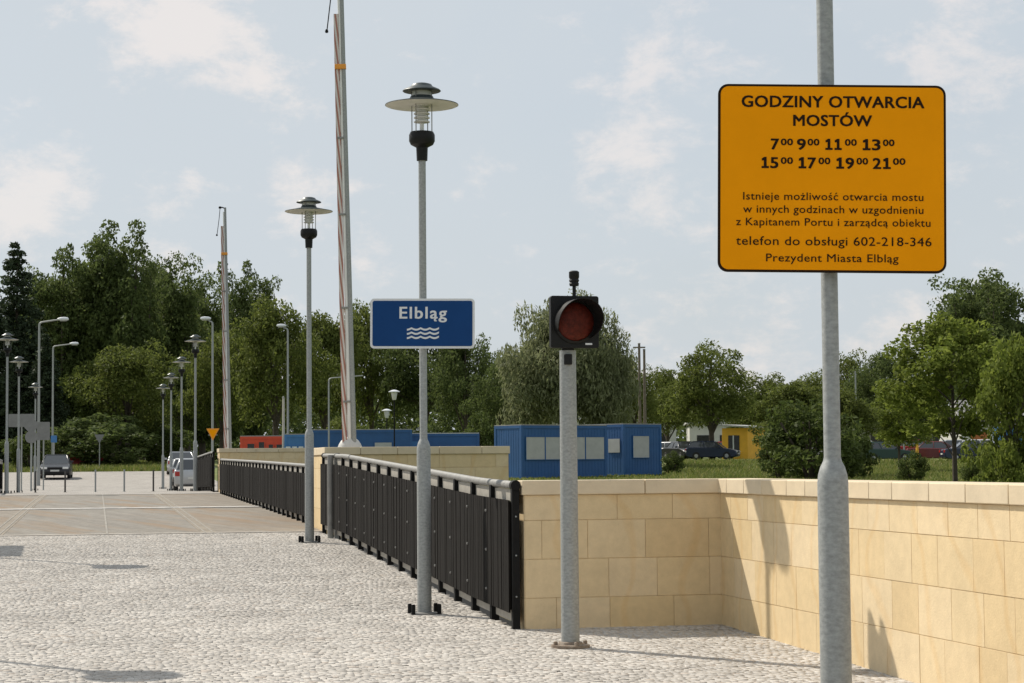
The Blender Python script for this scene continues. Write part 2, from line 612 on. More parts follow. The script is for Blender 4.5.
def paving_mat(name, c1, c2, mort, bw, bh):
    m = bpy.data.materials.new(name)
    t, b_ = nodes_of(m)
    b_.inputs['Roughness'].default_value = .9
    tcn = t.nodes.new('ShaderNodeTexCoord')
    mpn = t.nodes.new('ShaderNodeMapping')
    mpn.inputs['Rotation'].default_value = (0, 0, -AX)
    t.links.new(tcn.outputs['Object'], mpn.inputs['Vector'])
    br = t.nodes.new('ShaderNodeTexBrick')
    br.inputs['Color1'].default_value = (*c1, 1)
    br.inputs['Color2'].default_value = (*c2, 1)
    br.inputs['Mortar'].default_value = (*mort, 1)
    br.inputs['Scale'].default_value = 1
    br.inputs['Brick Width'].default_value = bw
    br.inputs['Row Height'].default_value = bh
    br.inputs['Mortar Size'].default_value = .012
    t.links.new(mpn.outputs[0], br.inputs['Vector'])
    n = t.nodes.new('ShaderNodeTexNoise')
    n.inputs['Scale'].default_value = 1.3
    n.inputs['Detail'].default_value = 8
    t.links.new(tcn.outputs['Object'], n.inputs['Vector'])
    mr = t.nodes.new('ShaderNodeMapRange')
    mr.inputs['From Min'].default_value = .3
    mr.inputs['From Max'].default_value = .7
    mr.inputs['To Min'].default_value = .82
    mr.inputs['To Max'].default_value = 1.12
    t.links.new(n.outputs['Fac'], mr.inputs['Value'])
    ml = t.nodes.new('ShaderNodeMixRGB')
    ml.blend_type = 'MULTIPLY'
    ml.inputs[0].default_value = 1
    t.links.new(br.outputs['Color'], ml.inputs[1])
    t.links.new(mr.outputs[0], ml.inputs[2])
    t.links.new(ml.outputs[0], b_.inputs['Base Color'])
    return m


M['farpaving'] = paving_mat('far_paving', (.34, .315, .285), (.385, .355, .32), (.22, .20, .175), .12, .12)
# far road beyond the bridge
fs_ = [68.2, 70, 71.5, 75, 79, 83, 87, 91, 95, 99, 103, 107, 110, 114, 118, 122, 127, 132, 136, 140]
grid_sheet('road', fs_, [-6.6, -4, -2, 0, 2, 4, 6.8], lambda s, t: zr(s) + .01, M['farpaving'])
grid_sheet('pavement', [s for s in fs_ if s >= 107], [-12, -9.5, -6.62], lambda s, t: max(zr(s), G(s, t)) + .03, M['farpaving'])

# near pavement: base slab with skirts, then individual granite setts in the part the camera can see
S0, S1, T0, T1 = -30.0, 35.9, -14.0, 3.95


def slab(name, slist, tlist, zf, depth, m):
    b = MB()
    ns, ntt = len(slist), len(tlist)
    top = [P(s, t, zf(s)) for s in slist for t in tlist]
    bot = [P(s, t, zf(s) - depth) for s in slist for t in tlist]
    q = lambda i, j: i * ntt + j
    N = ns * ntt
    f = []
    for i in range(ns - 1):
        for j in range(ntt - 1):
            f.append((q(i, j), q(i, j + 1), q(i + 1, j + 1), q(i + 1, j)))
    for i in range(ns - 1):
        for j in (0, ntt - 1):
            f.append((q(i, j), q(i + 1, j), q(i + 1, j) + N, q(i, j) + N))
    for j in range(ntt - 1):
        for i in (0, ns - 1):
            f.append((q(i, j), q(i, j + 1), q(i, j + 1) + N, q(i, j) + N))
    b.add(top + bot, f)
    return tag(b.build(name, m, sharp=30), kind='structure')


sl = [-30, -15, 0, 5, 8.86, 11.5, 14, 17, 19.2]
slab('pavement', sl, [T0, -8, -4, 0, 3.9, 4.2, 6.3], lambda s: zr(s) - .035, 2.6, M['sand'])
slab('pavement', [19.2, 20.56, 24, 28, 32, 34, 35.8], [T0, -8, -4, 0, 4.0], lambda s: zr(s) - .035, 2.6, M['sand'])

M['sidepaving'] = paving_mat('side_paving', (.42, .39, .35), (.50, .468, .428), (.22, .20, .17), .085, .075)
grid_sheet('pavement', [-30, -15, 0, 5, 8.86, 14, 20.56, 32, 35.8], [-14, -9, -4.66], lambda s, t: zr(s) - .006, M['sidepaving'])
grid_sheet('pavement', [-30, -15, 0, 5, 8.1], [-4.65, 0, 3, 5.78], lambda s, t: zr(s) - .006, M['sidepaving'])

rng = np.random.default_rng(7)


def setts():
    cells = []
    pitch = .062
    s = 8.2
    row = 0
    while s < 35.95:
        gap = .018 if row % 47 == 20 else 0
        tmax = 5.8 if s < 18.72 else 3.78
        t = -4.6 + rng.uniform(0, pitch)
        while t < tmax:
            w = pitch * rng.uniform(.72, 1.36)
            cells.append((s, t + w / 2, w, pitch * rng.uniform(.92, 1.04)))
            t += w
        s += pitch + gap
        row += 1
    c = np.array(cells)
    n = len(c)
    wave = .022 * np.abs(np.sin(c[:, 1] * 2.3 + .25 * np.sin(c[:, 0]))) * np.clip((35.7 - c[:, 0]) / .3, 0, 1)
    cs = c[:, 0] + wave * (c[:, 0] < 35.6) + rng.normal(0, .003, n)
    open_joint = rng.random(n) < .17                 # most joints are filled flush, some are washed out
    gap_w = np.where(rng.random(n) < .06, rng.uniform(.002, .006, n), .0005)
    gap_s = np.where(open_joint, rng.uniform(.003, .008, n), .0005)
    hw, hs = c[:, 2] / 2 - gap_w, c[:, 3] / 2 - gap_s
    ang = rng.normal(0, .03, n)
    zt = rng.normal(0, .0011, n)
    tilt_s, tilt_t = rng.normal(0, .006, n), rng.normal(0, .005, n)
    vs = np.zeros((n, 8, 3))
    corners = [(-1, -1), (1, -1), (1, 1), (-1, 1)]
    base = np.interp(cs, RS, RZ)
    for k, (a, bb) in enumerate(corners):
        for lvl in (0, 1):
            ins = .0012 if lvl == 0 else 0
            jit = rng.normal(0, .0012, (n, 2))
            dt = a * (hw - ins) + jit[:, 0]
            ds = bb * (hs - ins) + jit[:, 1]
            dt2 = dt * np.cos(ang) - ds * np.sin(ang)
            ds2 = dt * np.sin(ang) + ds * np.cos(ang)
            S, T = cs + ds2, c[:, 1] + dt2
            z = base + (zt + tilt_s * ds2 + tilt_t * dt2 if lvl == 0 else np.where(open_joint, -.022, -.0035) + zt * .3)
            vs[:, k + 4 * lvl, 0] = U.x * S + V.x * T
            vs[:, k + 4 * lvl, 1] = U.y * S + V.y * T
            vs[:, k + 4 * lvl, 2] = z
    fq = np.array([(0, 1, 2, 3), (4, 5, 1, 0), (5, 6, 2, 1), (6, 7, 3, 2), (7, 4, 0, 3)])
    faces = (np.arange(n)[:, None, None] * 8 + fq[None]).reshape(-1, 4)
    me = np_mesh('pavement', vs.reshape(-1, 3), faces, M['setts'])
    o = bpy.data.objects.new('pavement', me)
    COL.objects.link(o)
    tag(o, kind='structure')


setts()


# ------------------------------------------------------------------ bridge deck
def deck_mat(name, c1, c2, c3, plank, along=True):
    m = bpy.data.materials.new(name)
    t, b_ = nodes_of(m)
    b_.inputs['Roughness'].default_value = .85
    tcn = t.nodes.new('ShaderNodeTexCoord')
    mpn = t.nodes.new('ShaderNodeMapping')
    mpn.inputs['Rotation'].default_value = (0, 0, -AX)
    t.links.new(tcn.outputs['Object'], mpn.inputs['Vector'])
    st = t.nodes.new('ShaderNodeMapping')
    st.inputs['Scale'].default_value = (3.0, .22, 1)
    t.links.new(mpn.outputs[0], st.inputs['Vector'])
    n = t.nodes.new('ShaderNodeTexNoise')
    n.inputs['Scale'].default_value = 1.6
    n.inputs['Detail'].default_value = 9
    n.inputs['Roughness'].default_value = .7
    t.links.new(st.outputs[0], n.inputs['Vector'])
    r = t.nodes.new('ShaderNodeValToRGB')
    r.color_ramp.elements.new(.5)
    for e, (p, c) in zip(r.color_ramp.elements, ((.3, c1), (.5, c2), (.72, c3))):
        e.position = p
        e.color = (*c, 1)
    t.links.new(n.outputs['Fac'], r.inputs[0])
    sep = t.nodes.new('ShaderNodeSeparateXYZ')
    t.links.new(mpn.outputs[0], sep.inputs[0])
    md = t.nodes.new('ShaderNodeMath')
    md.operation = 'PINGPONG'
    md.inputs[1].default_value = plank / 2
    t.links.new(sep.outputs['X'], md.inputs[0])
    gt = t.nodes.new('ShaderNodeMapRange')
    gt.inputs['From Min'].default_value = 0
    gt.inputs['From Max'].default_value = plank * .07
    gt.inputs['To Min'].default_value = .55
    gt.inputs['To Max'].default_value = 1
    t.links.new(md.outputs[0], gt.inputs['Value'])
    ml = t.nodes.new('ShaderNodeMixRGB')
    ml.blend_type = 'MULTIPLY'
    ml.inputs[0].default_value = 1
    t.links.new(r.outputs[0], ml.inputs[1])
    t.links.new(gt.outputs[0], ml.inputs[2])
    w1 = t.nodes.new('ShaderNodeTexNoise')           # worn, speckled surface
    w1.inputs['Scale'].default_value = 5
    w1.inputs['Detail'].default_value = 10
    w1.inputs['Roughness'].default_value = .75
    t.links.new(mpn.outputs[0], w1.inputs['Vector'])
    w2 = t.nodes.new('ShaderNodeMapRange')
    w2.inputs['From Min'].default_value = .3
    w2.inputs['From Max'].default_value = .7
    w2.inputs['To Min'].default_value = .72
    w2.inputs['To Max'].default_value = 1.22
    t.links.new(w1.outputs['Fac'], w2.inputs['Value'])
    m2_ = t.nodes.new('ShaderNodeMixRGB')
    m2_.blend_type = 'MULTIPLY'
    m2_.inputs[0].default_value = 1
    t.links.new(ml.outputs[0], m2_.inputs[1])
    t.links.new(w2.outputs[0], m2_.inputs[2])
    rs_ = t.nodes.new('ShaderNodeMapping')           # rust and mud dragged along the roadway
    rs_.inputs['Scale'].default_value = (1.1, .09, 1)
    t.links.new(mpn.outputs[0], rs_.inputs['Vector'])
    r1 = t.nodes.new('ShaderNodeTexNoise')
    r1.inputs['Scale'].default_value = 1.3
    r1.inputs['Detail'].default_value = 7
    r1.inputs['Distortion'].default_value = .8
    t.links.new(rs_.outputs[0], r1.inputs['Vector'])
    r2 = t.nodes.new('ShaderNodeMapRange')
    r2.inputs['From Min'].default_value = .52
    r2.inputs['From Max'].default_value = .70
    r2.inputs['To Max'].default_value = .6
    t.links.new(r1.outputs['Fac'], r2.inputs['Value'])
    m3_ = t.nodes.new('ShaderNodeMixRGB')
    m3_.inputs[2].default_value = (.22, .13, .055, 1)
    t.links.new(r2.outputs[0], m3_.inputs[0])
    t.links.new(m2_.outputs[0], m3_.inputs[1])
    t.links.new(m3_.outputs[0], b_.inputs['Base Color'])
    return m


M['deck'] = deck_mat('timber_roadway', (.155, .137, .113), (.208, .187, .157), (.26, .238, .203), .15)
M['walk'] = deck_mat('timber_footway', (.165, .138, .108), (.218, .187, .149), (.27, .237, .193), .14)
M['strip'] = mat('worn_steel_strip', (.27, .248, .212), .75, .1, .25, 3)
ruststrip = mat('rust_stained_kerb', (.17, .14, .105), .8, 0, .3, 1.6, .2, 30, col2=(.26, .222, .17))

bridge = thing('bascule_bridge', 'flat timber decked opening bridge with rust stained steel strips beyond the cobbles', 'bridge', P(51.75, 0, 0), AX)


def bl(s):            # along-bridge local y
    return s - 51.75


def deck_piece(name, t0, t1, s0, s1, dz, thick, m, n=14, parent=bridge):
    b = MB()
    sl_ = np.linspace(s0, s1, n)
    vs = []
    for s in sl_:
        z = zr(s) + dz
        vs += [(t0, bl(s), z), (t1, bl(s), z), (t1, bl(s), z - thick), (t0, bl(s), z - thick)]
    f = []
    for i in range(n - 1):
        a = i * 4
        for k in range(4):
            f.append((a + k, a + (k + 1) % 4, a + 4 + (k + 1) % 4, a + 4 + k))
    f += [(0, 1, 2, 3), tuple(range((n - 1) * 4, n * 4))]
    b.add(vs, f)
    return b.build(name, m, parent, sharp=30)


for s0, s1 in ((36.03, 51.66), (51.80, 68.17)):
    deck_piece('roadway', -1.58, 1.78, s0, s1, .004, .5, M['deck'])
    deck_piece('footway', 2.05, 4.15, s0, s1, .0, .5, M['walk'])
    deck_piece('footway', -4.15, -1.85, s0, s1, .0, .5, M['walk'])
    for t in (-1.85, 1.78):
        deck_piece('kerb_strip', t + .002, t + .268, s0, s1, .008, .3, ruststrip)
        deck_piece('steel_strip', t + .05, t + .075, s0, s1, .014, .02, M['strip'])
        deck_piece('steel_strip', t + .19, t + .215, s0, s1, .014, .02, M['strip'])
    deck_piece('steel_strip', .155, .19, s0, s1, .012, .03, M['strip'])
    for t in (-3.2, 3.2):
        deck_piece('girder', t - .25, t + .25, s0, s1, -.52, .9, M['galv_dull'])
deck_piece('joint_plate', -4.15, 4.15, 51.2, 51.95, .020, .02, mat('bright_joint_plate', (.46, .435, .40), .6, .1, .35, 3), 9)
deck_piece('edge_plate', -4.15, 4.15, 35.93, 36.16, .012, .05, mat('edge_steel', (.42, .38, .33), .6, .2, .2, 2), 3)


# ------------------------------------------------------------------ stone walls
def block_face(b, L, z_rows, zf, bw=(.42, .62), seed=1, y=0.):
    """coursed ashlar on the plane y (blocks stand proud towards -y), from x=0..L; z_rows top->bottom; zf(x) ground"""
    rd = random.Random(seed)
    for r in range(len(z_rows) - 1):
        z1, z0 = z_rows[r], z_rows[r + 1]
        x = -rd.uniform(0, .35)
        while x < L:
            w = rd.uniform(*bw)
            xa, xb = max(0, x), min(L, x + w)
            if xb - xa > .05:
                g, e = .0013, .0035
                a, c, d, h = xa + g, xb - g, z0 + g, z1 - g
                pr = .007 + rd.uniform(-.0015, .0015)
                b.add([(a, y, d), (c, y, d), (c, y, h), (a, y, h),
                       (a + e * .6, y - pr, d + e * .6), (c - e * .6, y - pr, d + e * .6), (c - e * .6, y - pr, h - e * .6), (a + e * .6, y - pr, h - e * .6)],
                      [(4, 5, 6, 7), (0, 1, 5, 4), (1, 2, 6, 5), (2, 3, 7, 6), (3, 0, 4, 7)])
            x += w


def stone_wall(label, origin, rz, L, thick, ztop, zbot, seed, ends=(True, True), flat_caps=1.0):
    """local x along the wall, visible face at y=0, wall body behind it (+y)"""
    o = thing('stone_wall', label, 'wall', origin, rz)
    cop = .135
    rows = [ztop - cop, ztop - cop - .235]
    while rows[-1] > zbot:
        rows.append(rows[-1] - .36)
    MB().box(0.0, L, .0, thick, rows[-1], ztop - cop).build('wall_core', M['mortar'], o)
    b = MB()
    block_face(b, L, rows, None, seed=seed)
    # back face and ends
    bb = MB()
    block_face(bb, L, rows, None, seed=seed + 50)
    b.add([(L - x, thick - y, z) for x, y, z in bb.v], bb.f)
    for k, (flag, x) in enumerate(zip(ends, (0, L))):
        if flag:
            e = MB()
            block_face(e, thick, rows, None, bw=(thick * .98, thick * 1.4), seed=seed + 9 + k)
            if k == 0:
                b.add([(y, thick - x_, z) for x_, y, z in e.v], e.f)
            else:
                b.add([(L - y, x_, z) for x_, y, z in e.v], e.f)
    b.build('stone_blocks', M['stone'], o, sharp=20)
    c = MB()
    rd = random.Random(seed + 3)
    x = -.03 if ends[0] else 0
    xe = L + (.03 if ends[1] else 0)
    while x < xe - .01:
        w = min(rd.uniform(.45, .8) * flat_caps, xe - x)
        if xe - x - w < .3:
            w = xe - x
        c.box(x + .0025, x + w - .0025, -.035, thick + .035, ztop - cop + .001, ztop)
        x += w
    c.build('coping', M['coping'], o, bevel=.008)
    return o


ZW = 1.345
# near L: one wall across the end of the plaza, one along its right side towards the camera
stone_wall('sandstone wall standing end on to the black railing, in shade behind the signal post', P(18.72, 3.895, 0), AX, 1.905, .4, ZW, -1.6, 11, (True, False))
stone_wall('long sunlit sandstone wall running along the right behind the sign post', P(19.12, 5.80, 0), AX - R(90), 17.5, .4, ZW - .001, -1.9, 23, (True, True))
# abutment walls at the two ends of the bridge
stone_wall('short stone wall behind the near raised barrier, its lit end beside the railing', P(35.85, 3.92, 0), AX, 3.25, 2.05, 1.82, -2.2, 31)
stone_wall('distant stone wall at the far end of the bridge below the red container', P(69.3, 4.02, 0), AX, 5.2, 1.2, 2.10, -1.8, 41)
stone_wall('stone wall at the near left corner of the bridge', P(37.9, -3.92, 0), AX + R(180), 3.3, 2.05, 1.82, -2.2, 51)


# ------------------------------------------------------------------ railings
def railing(label, s0, s1, t, height=1.38, near_post='black', far_post='galv', group='black panel railings', nb=None, bolts=False):
    """local: x across (+x away from the road), y along the bridge from s0"""
    L = s1 - s0
    o = thing('railing', label, 'railing', P(s0, t, zr(s0)), AX, group)
    n = nb or max(1, round(L / 1.07))
    step = L / n
    zl = lambda y: zr(s0 + y) - zr(s0)
    hr = [(0, y, zl(y) + height - .05) for y in np.linspace(0, L, 2 * n + 1)]
    hr[0] = (0, -.03, hr[0][2])
    MB().tube(hr, .037, 12).build('handrail', M['galv_dull'], o)

    def bar(z0, z1, x0, x1):
        b = MB()
        ys = np.linspace(0, L, 2 * n + 1)
        vs = []
        for y in ys:
            z = zl(y)
            vs += [(x0, y, z + z0), (x1, y, z + z0), (x1, y, z + z1), (x0, y, z + z1)]
        f = [(0, 1, 2, 3), tuple(range(len(vs) - 4, len(vs)))]
        for i in range(len(ys) - 1):
            for k in range(4):
                f.append((i * 4 + k, i * 4 + (k + 1) % 4, i * 4 + 4 + (k + 1) % 4, i * 4 + 4 + k))
        return b.add(vs, f)
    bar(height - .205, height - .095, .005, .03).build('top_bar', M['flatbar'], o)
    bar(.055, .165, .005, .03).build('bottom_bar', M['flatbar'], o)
    rd = random.Random(int(s0 * 10))
    for i in range(n):
        b = MB()
        ns = 12
        for k in range(ns):
            ya, yb = i * step + (k + .05) / ns * step, i * step + (k + .95) / ns * step
            dx = rd.uniform(-.004, .004)
            za = zl((ya + yb) / 2)
            b.box(-.062 + dx, -.045 + dx, ya, yb, za + .15, za + height - .19)
        b.box(-.044, -.040, i * step + .002, (i + 1) * step - .002, zl((i + .5) * step) + .17, zl((i + .5) * step) + height - .21)
        pn = b.build('panel', M['panel'], o)
        if bolts and i:
            for h in (.30, .68, 1.06):
                bt = MB().lathe([(.013, 0), (.013, .010), (.006, .014)], 8)
                bt.v = [(-.0655 - q[2], i * step + .05 + q[0], zl(i * step) + h + q[1]) for q in bt.v]
                bt.build('bolt', M['galv_dull'], pn)
    for i in range(1, n):
        y = i * step
        z = zl(y)
        MB().box(-.038, .04, y - .045, y + .045, z - .12, z + height - .07).build('post', M['black'], o, bevel=.004)
    for y, kind in ((0, near_post), (L, far_post)):
        z = zl(y)
        m = M['black'] if kind == 'black' else M['galv_dull']
        b = MB().box(-.034, .036, y - .04, y + .04, z - .12, z + height - .07)
        b.tube([(0, y - .055, z + height - .05), (0, y + .04, z + height - .05)], .048, 16)
        if kind == 'galv':
            b.tube([(-.095, y, z - .1), (-.095, y, z + height - .03)], .05, 14)
        p = b.build('end_post', m, o, bevel=.004)
        for h in ((.30, .68, 1.04) if bolts else ()):
            bt = MB().lathe([(.014, 0), (.014, .012), (.006, .016)], 8)
            bt.v = [(q[0] * .6, y - .04 - q[2], z + h + q[1] * .6) for q in bt.v]
            bt.build('bolt', M['galv'], p)
    return o


railing('black panel railing nearest the camera, running from the sandstone wall back along the cobbles', 18.75, 33.3, 3.81, bolts=True)
railing('short black railing panel between the lit stone wall end and the galvanised end post', 33.5, 35.6, 3.86, nb=2, far_post='black')
railing('black panel railing along the right edge of the bridge deck', 38.2, 67.9, 3.98, 1.17, near_post='black', far_post='black', nb=27)
railing('black panel railing on the far bank in front of the parked silver car', 70.0, 82.6, 3.85, near_post='black', far_post='black', nb=12)
railing('black railing end at the far left edge beside the leftmost lamp post', 70.0, 87.0, -3.85, near_post='black', far_post='black', nb=13)
railing('black panel railing along the left edge of the bridge deck', 38.2, 67.9, -3.98, 1.17, near_post='black', far_post='black', nb=27)


# ------------------------------------------------------------------ lamp posts
def make_lamp():
    o = thing('lamp_post', '', 'lamp post')
    MB().lathe([(.0, -.05), (.072, -.05), (.070, 1.655), (.066, 1.69), (.056, 1.725), (.043, 1.75), (.0385, 1.77), (.0375, 4.62)], 24).build('pole', M['galv'], o)
    f = MB().lathe([(.14, -.02), (.14, .012), (.075, .02)], 24).build('base_flange', M['galv_dull'], o)
    for sx, sy in ((-1, -.6), (1, -.6), (-1, .6), (1, .6)):
        MB().lathe([(.022, 0), (.022, .085), (.018, .10)], 8, sx * .135, sy * .12).build('anchor_bolt', M['black'], f)
    MB().lathe([(.0, 4.60), (.055, 4.60), (.060, 4.735), (.115, 4.765), (.132, 4.80), (.132, 4.865), (.118, 4.895), (0, 4.895)], 24).build('lamp_base', M['blackplastic'], o)
    for k in range(4):
        a = R(45 + 90 * k)
        MB().tube([(.118 * math.cos(a), .118 * math.sin(a), 4.88), (.118 * math.cos(a), .118 * math.sin(a), 5.32)], .0055, 6).build('guard_rod', M['galv_dull'], o)
    lv = []
    for k in range(5):
        z = 4.99 + k * .042
        lv += [(.05, z), (.082, z + .004), (.082, z + .014), (.05, z + .03)]
    MB().lathe([(0, 4.985)] + lv + [(0, 5.2)], 20).build('louvre', M['lampglass'], o)
    MB().tube([(0, 0, 4.88), (0, 0, 4.99)], .022, 10).build('bulb', M['white'], o)
    # large shade: dark on top, cream below
    top = MB().lathe([(.376, 5.172), (.374, 5.178), (.13, 5.232), (.115, 5.262), (.10, 5.268), (0, 5.268)], 40).build('lamp_shade', M['lampdark'], o)
    MB().lathe([(.372, 5.170), (.362, 5.166), (.12, 5.216), (0, 5.218)], 40).build('shade_lining', M['lampwhite'], top)
    MB().lathe([(.098, 5.266), (.098, 5.318)], 24).build('lamp_collar', M['lampwhite'], o)
    MB().lathe([(0, 5.312), (.19, 5.312), (.197, 5.318), (.185, 5.332), (.115, 5.362), (.10, 5.385), (.06, 5.398), (0, 5.402)], 32).build('lamp_cap', M['lampdark'], o)
    return o


lamp0 = make_lamp()
LAMPS = [
    (8.86, 3.275, 'nearest lamp post at right, carrying the large amber sign'),
    (20.56, 3.24, 'lamp post carrying the blue name sign beside the railing'),
    (32.0, 3.24, 'lamp post standing on the cobbles just before the bridge deck'),
    (71.5, 3.31, 'lamp post at the far end of the bridge, beside the silver car'),
    (83.3, 3.31, 'second lamp post beyond the bridge, left of the silver car'),
    (95.2, 3.31, 'third lamp post beyond the bridge on the right side of the road'),
    (107.0, 3.31, 'smallest and farthest lamp post of the right hand row'),
    (70.9, -2.98, 'lamp post at the far left edge of the view, biggest of the left row'),
    (83.3, -3.05, 'lamp post second from the left edge, before the grey sign backs'),
    (105.5, -3.05, 'small far lamp post in front of the tall street light left of the dark car'),
    (20.0, -3.05, 'lamp post on the left pavement level with the blue sign'),
    (31.8, -3.05, 'lamp post on the left pavement just before the bridge deck'),
]
for i, (s, t, lb) in enumerate(LAMPS):
    o = lamp0 if i == 0 else copy_tree(lamp0)
    o.location = P(s, t, zr(s))
    o.rotation_euler = (0, 0, AX + .1 * i)
    tag(o, lb, 'lamp post', 'lamp posts with disc shades')


# ------------------------------------------------------------------ lettering
SPACING = [1.0]
BASE_OF = {'ą': 'a', 'ż': 'z', 'ś': 's', 'ć': 'c'}
ONE = ([Vector(p + (0,)) for p in ((.0, .0), (.56, .0), (.56, .10), (.36, .10), (.36, .70), (.24, .70), (.02, .60), (.02, .50), (.20, .535), (.20, .10), (.0, .10))],
       [(0, 1, 2, 3, 9, 10), (3, 4, 5, 8, 9), (5, 6, 7, 8)])


def text_mesh(items, depth=.0):
    """items: (text, cx, baseline, width, cap_height, embolden, squash) -> MB in the x,z plane facing -y"""
    out = []

    def glyphs(body, off):
        c = bpy.data.curves.new('lettering', 'FONT')
        c.body = body
        c.offset = off
        c.space_character = SPACING[0]
        c.resolution_u = 3
        ob = bpy.data.objects.new('lettering', c)
        COL.objects.link(ob)
        dg = bpy.context.evaluated_depsgraph_get()
        me = bpy.data.meshes.new_from_object(ob.evaluated_get(dg))
        vs = [v.co.copy() for v in me.vertices]
        fs = [tuple(p.vertices) for p in me.polygons]
        bpy.data.objects.remove(ob)
        bpy.data.curves.remove(c)
        bpy.data.meshes.remove(me)
        return vs, fs
    for body, cx, base, width, cap, off in items:
        hv, _ = glyphs('H', 0)
        plain = ''.join(BASE_OF.get(ch, ch) for ch in body)
        hh = max(v.y for v in hv) - min(v.y for v in hv)
        vs, fs = glyphs(plain, 0) if body != '1' else ONE
        fs = list(fs)
        x0p, x1p = min(v.x for v in vs), max(v.x for v in vs)
        for q, ch in enumerate(body):
            if ch in BASE_OF:
                gv, _ = glyphs(plain[:q + 1], 0)
                cv, _ = glyphs(plain[q], 0)
                xr, wc, ht = max(v.x for v in gv), max(v.x for v in cv) - min(v.x for v in cv), max(v.y for v in cv)
                xc = xr - wc / 2
                if ch == 'ą':
                    pts = [(a - .05, c) for a, c in ((xr - .02, .0), (xr - .09, -.01), (xr - .125, -.09), (xr - .09, -.165), (xr - .0, -.165), (xr - .0, -.125), (xr - .06, -.125), (xr - .07, -.09), (xr - .035, -.03))]
                    qs = [(0, 1, 8), (1, 2, 7, 8), (2, 3, 6, 7), (3, 4, 5, 6)]
                elif ch == 'ż':
                    pts = [(xc - .045, ht + .09), (xc + .045, ht + .09), (xc + .045, ht + .18), (xc - .045, ht + .18)]
                    qs = [(0, 1, 2, 3)]
                else:
                    pts = [(xc - .05, ht + .08), (xc + .01, ht + .08), (xc + .12, ht + .22), (xc + .02, ht + .22)]
                    qs = [(0, 1, 2, 3)]
                o_ = len(vs)
                vs = list(vs) + [Vector((a, c, 0)) for a, c in pts]
                fs += [tuple(i + o_ for i in f) for f in qs]
        x0, x1 = x0p, x1p
        sx, sy = (width - 2 * off) / (x1 - x0), (cap - 1.2 * off) / hh
        shifts = [(0, 0)] if not off else [(-1, -.6), (-1, .6), (1, -.6), (1, .6), (0, 0), (-.5, -.6), (.5, .6), (-.5, .6), (.5, -.6), (-1, 0), (1, 0)]
        b = MB()
        for k, (dx, dz) in enumerate(shifts):
            b.add([(cx + (v.x - (x0 + x1) / 2) * sx + dx * off, -.0078 - k * .00006, base + .6 * off + v.y * sy + dz * off) for v in vs], fs)
        out.append(b)
    return out


# ------------------------------------------------------------------ amber sign
lp = P(8.86, 3.275, zr(8.86))
YS = lp.y - .085
c_ = at(832, 178.5, YS)
k_ = 228 / abs((at(946, 178, YS) - at(718, 178, YS)).x)       # pixels per metre on the sign plane
yel = thing('information_sign', 'large amber sign with black border listing opening hours, on the near lamp post', 'sign', c_, 0)
yel.rotation_euler = (0, R(.95), 0)
w_, h_ = 228 / k_, 189 / k_
MB().prism(rounded(w_, h_, .045), -.004, .012, 'y').build('border', M['signblack'], yel)
MB().prism(rounded(w_ - .022, h_ - .022, .036), -.0065, -.0041, 'y').build('sign_face', M['signyellow'], yel)
X = lambda x: (x - 832) / k_
Z = lambda y: (178.5 - y) / k_
zx = lambda q: q / 3.104 + 700
lines = [('GODZINY OTWARCIA', X(832.8), Z(107.3), 183 / k_, 11.6 / k_, .42 / k_),
         ('MOSTÓW', X(832.4), Z(126.0), 79 / k_, 11.2 / k_, .42 / k_)]
for a, bq, body, base, cap in ((219, 245, '7', 150.0, 11), (250, 288, '00', 145.6, 6.6), (300, 328, '9', 150.0, 11), (333, 370, '00', 145.6, 6.6),
                               (386, 440, '11', 150.0, 11), (449, 486, '00', 145.6, 6.6), (502, 560, '13', 150.0, 11), (567, 603, '00', 145.6, 6.6),
                               (188, 243, '15', 168.8, 11), (250, 288, '00', 164.4, 6.6), (303, 360, '17', 168.8, 11), (367, 404, '00', 164.4, 6.6),
                               (420, 478, '19', 168.8, 11), (485, 521, '00', 164.4, 6.6), (535, 592, '21', 168.8, 11), (598, 637, '00', 164.4, 6.6)):
    if '1' in body:
        cw = (bq - a + 3) / 2
        for q, ch in enumerate(body):
            lines.append((ch, X(zx(a + cw * (q + .5) - 1.5 + (.8 if ch == '1' else 0))), Z(base), (cw - (6 if ch == '1' else 3.5)) / 3.104 / k_, cap / k_, .45 / k_))
    else:
        lines.append((body, X(zx((a + bq) / 2)), Z(base), (bq - a) / 3.104 / k_, cap / k_, (.45 if cap > 8 else .3) / k_))
for body, x0, x1, base, cap in (('Istnieje możliwość otwarcia mostu', 743, 923, 200.6, 7.6), ('w innych godzinach w uzgodnieniu', 743, 923, 213.6, 7.6),
                                ('z Kapitanem Portu i zarządcą obiektu', 736, 930, 226.4, 7.6), ('telefon do obsługi 602-218-346', 736, 931, 246.0, 8.6),
                                ('Prezydent Miasta Elbląg', 766, 898, 262.4, 7.8)):
    lines.append((body, X((x0 + x1) / 2), Z(base), (x1 - x0) / k_, cap / k_, .05 / k_))
SPACING[0] = 1.05
tm = text_mesh(lines)
for b in tm:
    b.build('lettering', M['signblack'], yel)
for z in (-.25, .25):
    bk = MB().box(-.12, .12, .0125, .03, z - .02, z + .02)
    bk.lathe([(.052, z - .02), (.052, z + .02)], 16, -.03, .085)
    bk.build('clamp', M['galv_dull'], yel)

